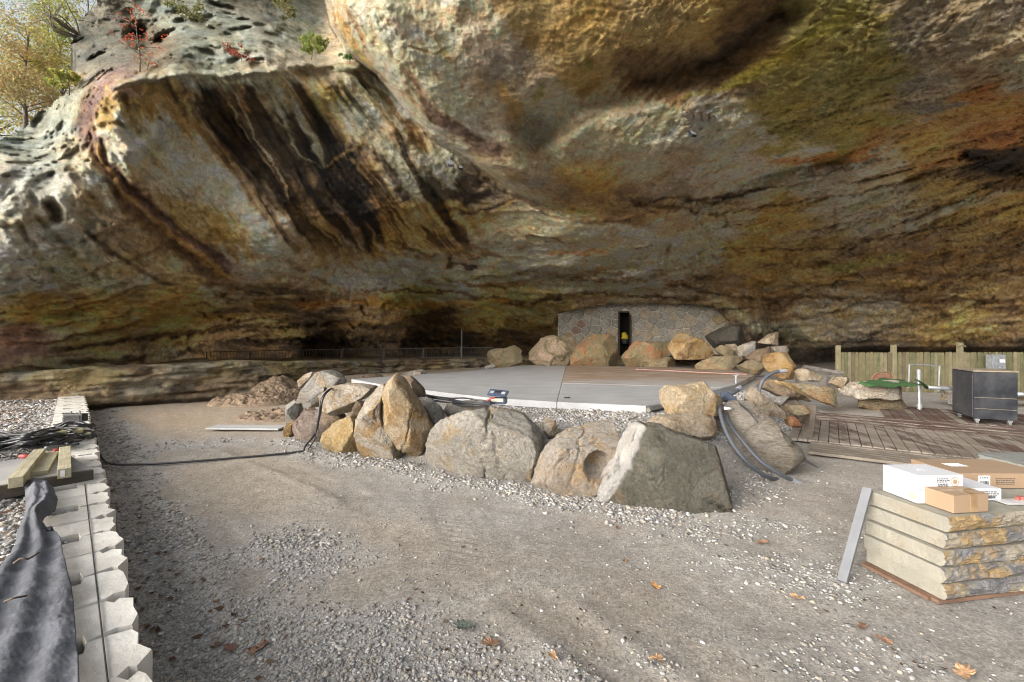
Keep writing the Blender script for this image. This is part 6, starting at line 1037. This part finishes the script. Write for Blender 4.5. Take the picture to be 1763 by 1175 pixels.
for k, (px, py) in enumerate(((1186, 196), (1199, 198), (1212, 199), (1225, 202))):
    p = cliff_at(px, py, .06); e = empty('ceiling_lamp', p); tag(e, ['leftmost of four brown round lamps on the rock ceiling', 'second from left of four brown lamps on the rock ceiling', 'third from left of four brown lamps on the rock ceiling', 'rightmost of four brown round lamps on the rock ceiling'][k], 'lamp', LG)
    LB = bpy.data.materials.get('brown_lamp_metal') or plain('brown_lamp_metal', (.10,.075,.055), .5, .3)
    MB().tube([(0, .08, .07), (0, 0, .0)], .03, 8).build('stem', LB, e); dr = Vector((0, -.5, -.8)).normalized(); MB().tube([dr*-.02, dr*.05, dr*.11], .06, 14, r1=.085).build('lamp_head', LB, e, smooth=False); MB().tube([dr*.112, dr*.118], .07, 14).build('lens', plain('lamp_lens', (.13,.11,.09), .3) if 'lamp_lens' not in bpy.data.materials else bpy.data.materials['lamp_lens'], e)
def flood(label, px, py, off, sc_, mat):
    e = empty('flood_light', cliff_at(px, py, off)); tag(e, label, 'flood light'); M = Matrix.Rotation(R(25), 3, 'Z')@Matrix.Rotation(R(-35), 3, 'X')
    MB().box((0, 0, 0), (.18*sc_, .08*sc_, .22*sc_), M).build('lamp_housing', mat, e, bevel=.006); MB().box(M@Vector((0, -.045*sc_, 0)), (.14*sc_, .01, .17*sc_), M).build('lens', plain('flood_glass', (.35,.38,.42), .2) if 'flood_glass' not in bpy.data.materials else bpy.data.materials['flood_glass'], e); MB().tube([(0, .02, .1*sc_), (0, off*.8, .3*sc_), (0, off+.2, .34*sc_)], .02*sc_, 6).build('bracket', mat, e)
flood('grey square flood light hanging on the rock below the pale knob', 775, 282, .3, 1.25, PBOX); flood('dim dark flood light just right of the grey square one', 793, 289, .3, .8, BLKP); flood('small dark flood light on the ceiling below the four round lamps', 1192, 231, .12, .8, BLKP)

# ------------------------------------------------------------------ plants
def leaf_mass(name, centres, radii, per, size, pal, seed, mat, parent=None, label=None):
    r = np.random.RandomState(seed); C_ = np.repeat(np.array(centres, float), per, 0); n = len(C_); d = r.randn(n, 3); d /= np.linalg.norm(d, axis=1)[:, None]; rad_ = np.repeat(np.array(radii, float), per)*r.rand(n)**.45; c = C_+d*rad_[:, None]*np.array([1, 1, .7])
    a = r.randn(n, 3); a /= np.linalg.norm(a, axis=1)[:, None]; b = np.cross(a, r.randn(n, 3)); b /= np.linalg.norm(b, axis=1)[:, None]; s = size*(.6+.8*r.rand(n))[:, None]
    V_ = np.stack([c-a*s, c+b*s*.5, c+a*s, c-b*s*.5], 1).reshape(-1, 3); F_ = np.arange(n*4).reshape(-1, 4); pal = np.array(pal); ci = pal[(np.repeat(r.randint(0, len(pal), len(centres)), per)+(r.rand(n) < .35)*r.randint(0, len(pal), n)) % len(pal)]*(.7+.6*r.rand(n, 1))
    return link(name, mesh_np(name, V_, F_, False, np.repeat(ci, 4, 0)), mat, parent)
m, nt, bs = mat_new('leaf'); at_ = N(nt, 'ShaderNodeAttribute', attribute_name='tint'); nt.links.new(at_.outputs['Color'], bs.inputs['Base Color']); bs.inputs['Roughness'].default_value = .7
tr_ = N(nt, 'ShaderNodeBsdfTranslucent'); nt.links.new(at_.outputs['Color'], tr_.inputs[0]); ms = N(nt, 'ShaderNodeMixShader'); ms.inputs[0].default_value = .6; nt.links.new(bs.outputs[0], ms.inputs[1]); nt.links.new(tr_.outputs[0], ms.inputs[2]); nt.links.new(ms.outputs[0], nt.nodes['Material Output'].inputs[0]); LEAF = m
BARK = plain('grey_bark', (.12,.10,.085), .9, 0, .3, 10, .01)
def tree(name, label, base, top, rad_, nb, spread, lsize, per, pal, seed, cat='tree', group=None, lr=(.35, .8), droop=0):
    r = random.Random(seed); e = empty(name, base); tag(e, label, cat, group); T = Vector(top)-Vector(base); mb = MB(); mid = T*.5+Vector((r.uniform(-.05, .05), r.uniform(-.05, .05), 0))*T.length; tp = curve_pts([Vector((0, 0, -.3)), mid*.5+Vector((.02, 0, 0))*T.length, mid, T], 6); mb.tube(tp, rad_, 7, r1=rad_*.25); bb = mb if rad_ < .031 else MB(); cs = []; rs = []
    for k in range(nb):
        t = .3+.7*(k+.5)/nb; p = tp[min(int(t*(len(tp)-1)), len(tp)-1)]; a = r.uniform(0, 6.283); L = spread*(1.1-.6*t)*r.uniform(.6, 1.1); d = Vector((math.cos(a)*L, math.sin(a)*L, L*r.uniform(.15, .7)-droop*L)); q_ = p+d; bb.tube(curve_pts([p, p+d*.5+Vector((0, 0, .08*L)), q_], 3), rad_*.3*(1.1-.7*t)+.004, 5, r1=.003)
        for f_ in (.55, .8, 1.0): cs.append(tuple(p+d*f_+Vector((r.uniform(-.2, .2), r.uniform(-.2, .2), r.uniform(-.15, .2)))*spread)); rs.append(spread*r.uniform(*lr)*.5)
    if bb is not mb: mb.build('trunk', BARK, e, smooth=True); bb.build('branches', BARK, e, smooth=True)
    else: mb.build('stem', BARK, e, smooth=True)
    if per: leaf_mass('crown', cs, rs, per, lsize, pal, seed, LEAF, e)
    return e
YG, GR_, ORG, RED = [(.30,.30,.07),(.36,.30,.08),(.22,.26,.06)], [(.16,.20,.09),(.20,.25,.11),(.25,.27,.12),(.18,.22,.11)], [(.40,.26,.11),(.38,.30,.13),(.28,.26,.12)], [(.38,.07,.035),(.45,.12,.05),(.32,.06,.03)]
TG = 'autumn trees beyond the cliff edge'
for lb, px, d, ty_, by, w_, pal, sd in (('leafy yellow-green tree at the far left edge, lowest of the autumn trees', -15, 18, 60, 290, 2.2, YG, 1), ('tall green tree filling the gap left of the cliff', 55, 24, -60, 250, 3.4, GR_, 2), ('orange-leaved tree in the middle of the gap beside the cliff', 40, 17, 55, 250, 1.7, ORG, 3), ('thin yellowing tree right against the cliff edge', 108, 19, 20, 215, 1.7, YG, 4), ('tall pale green tree at the top left corner', -30, 26, -150, 260, 3.6, GR_+YG, 5), ('distant green tree leaning over the cliff top', 130, 28, -120, 200, 3.2, GR_, 6)):
    tree('autumn_tree', lb, at(px, by, d), at(px+10, ty_, d), .09, 28, w_, .05, 95, pal, sd, 'tree', TG)
tree('bare_shrub', 'bare grey shrub with long branches arching off the cliff top', cliff_at(140, 62, -.1), at(95, -40, 12.4), .03, 3, .6, .05, 0, GR_, 8, 'shrub')
r = random.Random(17); bs_ = empty('bare_branches', cliff_at(142, 66, -.2)); tag(bs_, 'fan of thin bare grey branches reaching left from the cliff top', 'shrub')
for k in range(16):
    tx_, ty_ = r.uniform(-10, 110), r.uniform(-60, 62)-0; P = [Vector((0, 0, 0)), (at(100+r.uniform(-8, 8), 48+r.uniform(-18, 8), 12.6)-bs_.location), (at((tx_+100)/2+r.uniform(-6, 6), (ty_+30)/2-8, 12.4)-bs_.location), at(tx_, ty_, 12.3+r.uniform(-.6, .6))-bs_.location]
    MB().tube(curve_pts(P, 5), .022*r.uniform(.5, 1), 5, r1=.003).build('branch', BARK, bs_, smooth=True)
tree('red_sapling', 'slender red-leaved sapling growing on the ledge below the cave hollow', cliff_at(240, 124, 0), at(230, 2, 10.9), .022, 10, .75, .032, 7, RED, 12, 'sapling', lr=(.2, .5))
tree('red_sapling', 'short orange-red sprig at the foot of the slender sapling', cliff_at(252, 120, 0), at(262, 96, 11.0), .012, 5, .35, .03, 5, RED+ORG, 13, 'sapling', lr=(.2, .5))
tree('leafy_sprig', 'small red bush at the right of the ledge beside the pale patches', cliff_at(415, 104, 0), at(418, 94, 11.4), .012, 6, .4, .035, 16, [(.25,.06,.04),(.30,.10,.06)], 14, 'shrub', lr=(.3, .6))
tree('leafy_sprig', 'bright green shrub at the back of the ledge near the overhang', cliff_at(535, 98, 0), at(530, 76, 12.4), .015, 9, .55, .05, 26, [(.16,.22,.05),(.22,.27,.06),(.26,.28,.09)], 15, 'shrub', lr=(.3, .6))
tree('leafy_sprig', 'small dark green fern against the overhanging rock', cliff_at(601, 103, 0), at(602, 94, 12.6), .01, 6, .3, .04, 14, [(.06,.16,.03),(.10,.2,.04)], 16, 'fern', lr=(.3, .6))
tree('leafy_sprig', 'olive shrub growing from the upper cliff above the ledge', cliff_at(318, 28, 0), at(322, 8, 12.2), .015, 8, .6, .045, 22, [(.13,.14,.05),(.18,.17,.07)], 18, 'shrub', lr=(.3, .6))
tree('leafy_sprig', 'yellow-green shrub on the left shoulder of the cliff', cliff_at(118, 160, 0), at(116, 128, 11.0), .015, 8, .5, .045, 26, YG, 19, 'shrub', lr=(.3, .6))
tree('leafy_sprig', 'dry brown grass tuft at the top of the upper cliff', cliff_at(480, 24, 0), at(480, 4, 12.6), .01, 10, .5, .05, 18, [(.22,.19,.09),(.15,.16,.06)], 20, 'shrub', lr=(.3, .6))

# ------------------------------------------------------------------ fallen leaves
def leaf_mesh(seed, size, lobes):
    r = np.random.RandomState(seed); n = 36; P = []
    for k in range(n):
        a = 2*math.pi*k/n; rr_ = (.55+.45*abs(math.cos(a*lobes/2)))*(.8+.3*r.rand()); P.append((math.cos(a)*rr_*size, math.sin(a)*rr_*size*.62))
    Vv = [(0, 0, .15*size)]; 
    for t in (.5, 1):
        for x, y in P: Vv.append((x*t, y*t, size*(.15-.1*t+.55*t*t*abs(y/size)*r.uniform(.5, 1.2)+.35*t*max(0, x/size)*r.uniform(.3, 1))))
    Fv = [(0, 1+k, 1+(k+1) % n) for k in range(n)]+[(1+k, 1+n+k, 1+n+(k+1) % n, 1+(k+1) % n) for k in range(n)]
    me = bpy.data.meshes.new('fallen_leaf'); me.from_pydata(Vv, [], Fv); me.update(); return me
def leafm(name, c): m = plain(name, c, .75, 0, .3, 30, .002); return m
LB = [leafm('brown_leaf', (.20,.11,.065)), leafm('tan_leaf', (.36,.22,.12)), leafm('orange_leaf', (.28,.15,.06)), leafm('dark_leaf', (.13,.065,.045))]
LV = [('curled brown leaf on the gravel between the boulders and stack', 1312, 935, .055, 0), ('orange curled leaf in the middle of the foreground', 1128, 1011, .05, 2), ('lobed oak leaf lying flat at the bottom centre', 845, 1114, .065, 0), ('pale tan leaf near the bottom centre-right edge', 952, 1138, .045, 1), ('large tan leaf at the bottom edge below the stack', 1660, 1160, .07, 1), ('brown leaf on the pale gravel left of that edge', 1523, 1105, .05, 0), ('reddish leaf on the gravel before the stack', 1484, 1080, .05, 0), ('long thin tan leaf left of the stack', 1371, 1028, .05, 1), ('dark brown leaf by the gravel patch at lower left', 445, 1118, .055, 0), ('dark curled leaf on the coarse gravel, bottom left', 395, 1116, .05, 3), ('small yellow leaf in front of the dark green boulder', 1075, 968, .035, 2), ('dark green damp leaf at the bottom centre-left', 797, 1084, .07, 4), ('tiny dark leaf on the dirt under the dark green boulder', 1063, 911, .035, 3), ('crooked brown leaf at the bottom, left of the pale tan one', 1132, 1143, .045, 1), ('reddish leaf beside the gravel patch, left middle', 450, 965, .03, 0), ('brown leaf at the left edge on the terrace gravel', 12, 1000, .07, 0)]
LB.append(leafm('green_black_leaf', (.05,.065,.05)))
for k, (lb, px, py, s_, mi) in enumerate(LV):
    z = TZ if px < 20 else 0; p = gp(px, py, z); p.z = (gz(p.x, p.y)+.008) if z == 0 else TZ+.03; o = link('fallen_leaf', leaf_mesh(k, s_, 5 if k in (2, 4) else 2+k % 2), LB[mi], None, p); o.rotation_euler.z = k*1.7; tag(o, lb, 'leaf', 'larger fallen leaves on the gravel')
def litter(name, X, Y, Z, S, seed):
    r = np.random.RandomState(seed); n = len(X); a = r.rand(n)*6.283; t = (r.rand(n)-.5)*.9; ca, sa = np.cos(a), np.sin(a); base = np.array([(-1, 0, .15), (-.2, -.55, 0), (1, 0, .25), (-.2, .55, 0)]); V_ = np.zeros((n, 4, 3))
    for k, (x, y, z) in enumerate(base): V_[:, k, 0] = X+(x*ca-y*sa)*S; V_[:, k, 1] = Y+(x*sa+y*ca)*S; V_[:, k, 2] = Z+(z+t*y)*S
    pal = np.array([(.17,.095,.06),(.23,.15,.095),(.13,.075,.05),(.10,.065,.05)]); ci = pal[r.randint(0, 4, n)]*(.7+.6*r.rand(n, 1)); q_ = np.arange(n*4).reshape(-1, 4); tri = np.r_[q_[:, [0, 1, 3]], q_[:, [1, 2, 3]]]
    return tag(link(name, mesh_np(name, V_.reshape(-1, 3), tri, False, np.repeat(ci, 4, 0)), LEAF), kind='stuff')
r_ = np.random.RandomState(44); n = 260; d = 1.5*(9/1.5)**r_.rand(n); uo = .40+.75*r_.rand(n)**2; X = uo-d; k = d > 1.7; X, d = X[k], d[k]; litter('leaf_litter', X, d, ground_z(X, d)+.015, .012+.022*r_.rand(len(X)), 1)
n = 260; d = 1.6*(9/1.6)**r_.rand(n); X = (r_.rand(n)*2.2-1.1)*d; k = X+d > .5; X, d = X[k], d[k]; litter('leaf_litter', X, d, ground_z(X, d)+.01, .008+.014*r_.rand(len(X)), 2)
n = 700; d = 2+9*r_.rand(n); X = -d*(.95+.5*r_.rand(n)); k = X+d < -.3; X, d = X[k], d[k]; litter('leaf_litter', X, d, TZ+.03+.03*fbm(np.c_[X, d, X*0]*.7, 3), .015+.03*r_.rand(len(X)), 3)
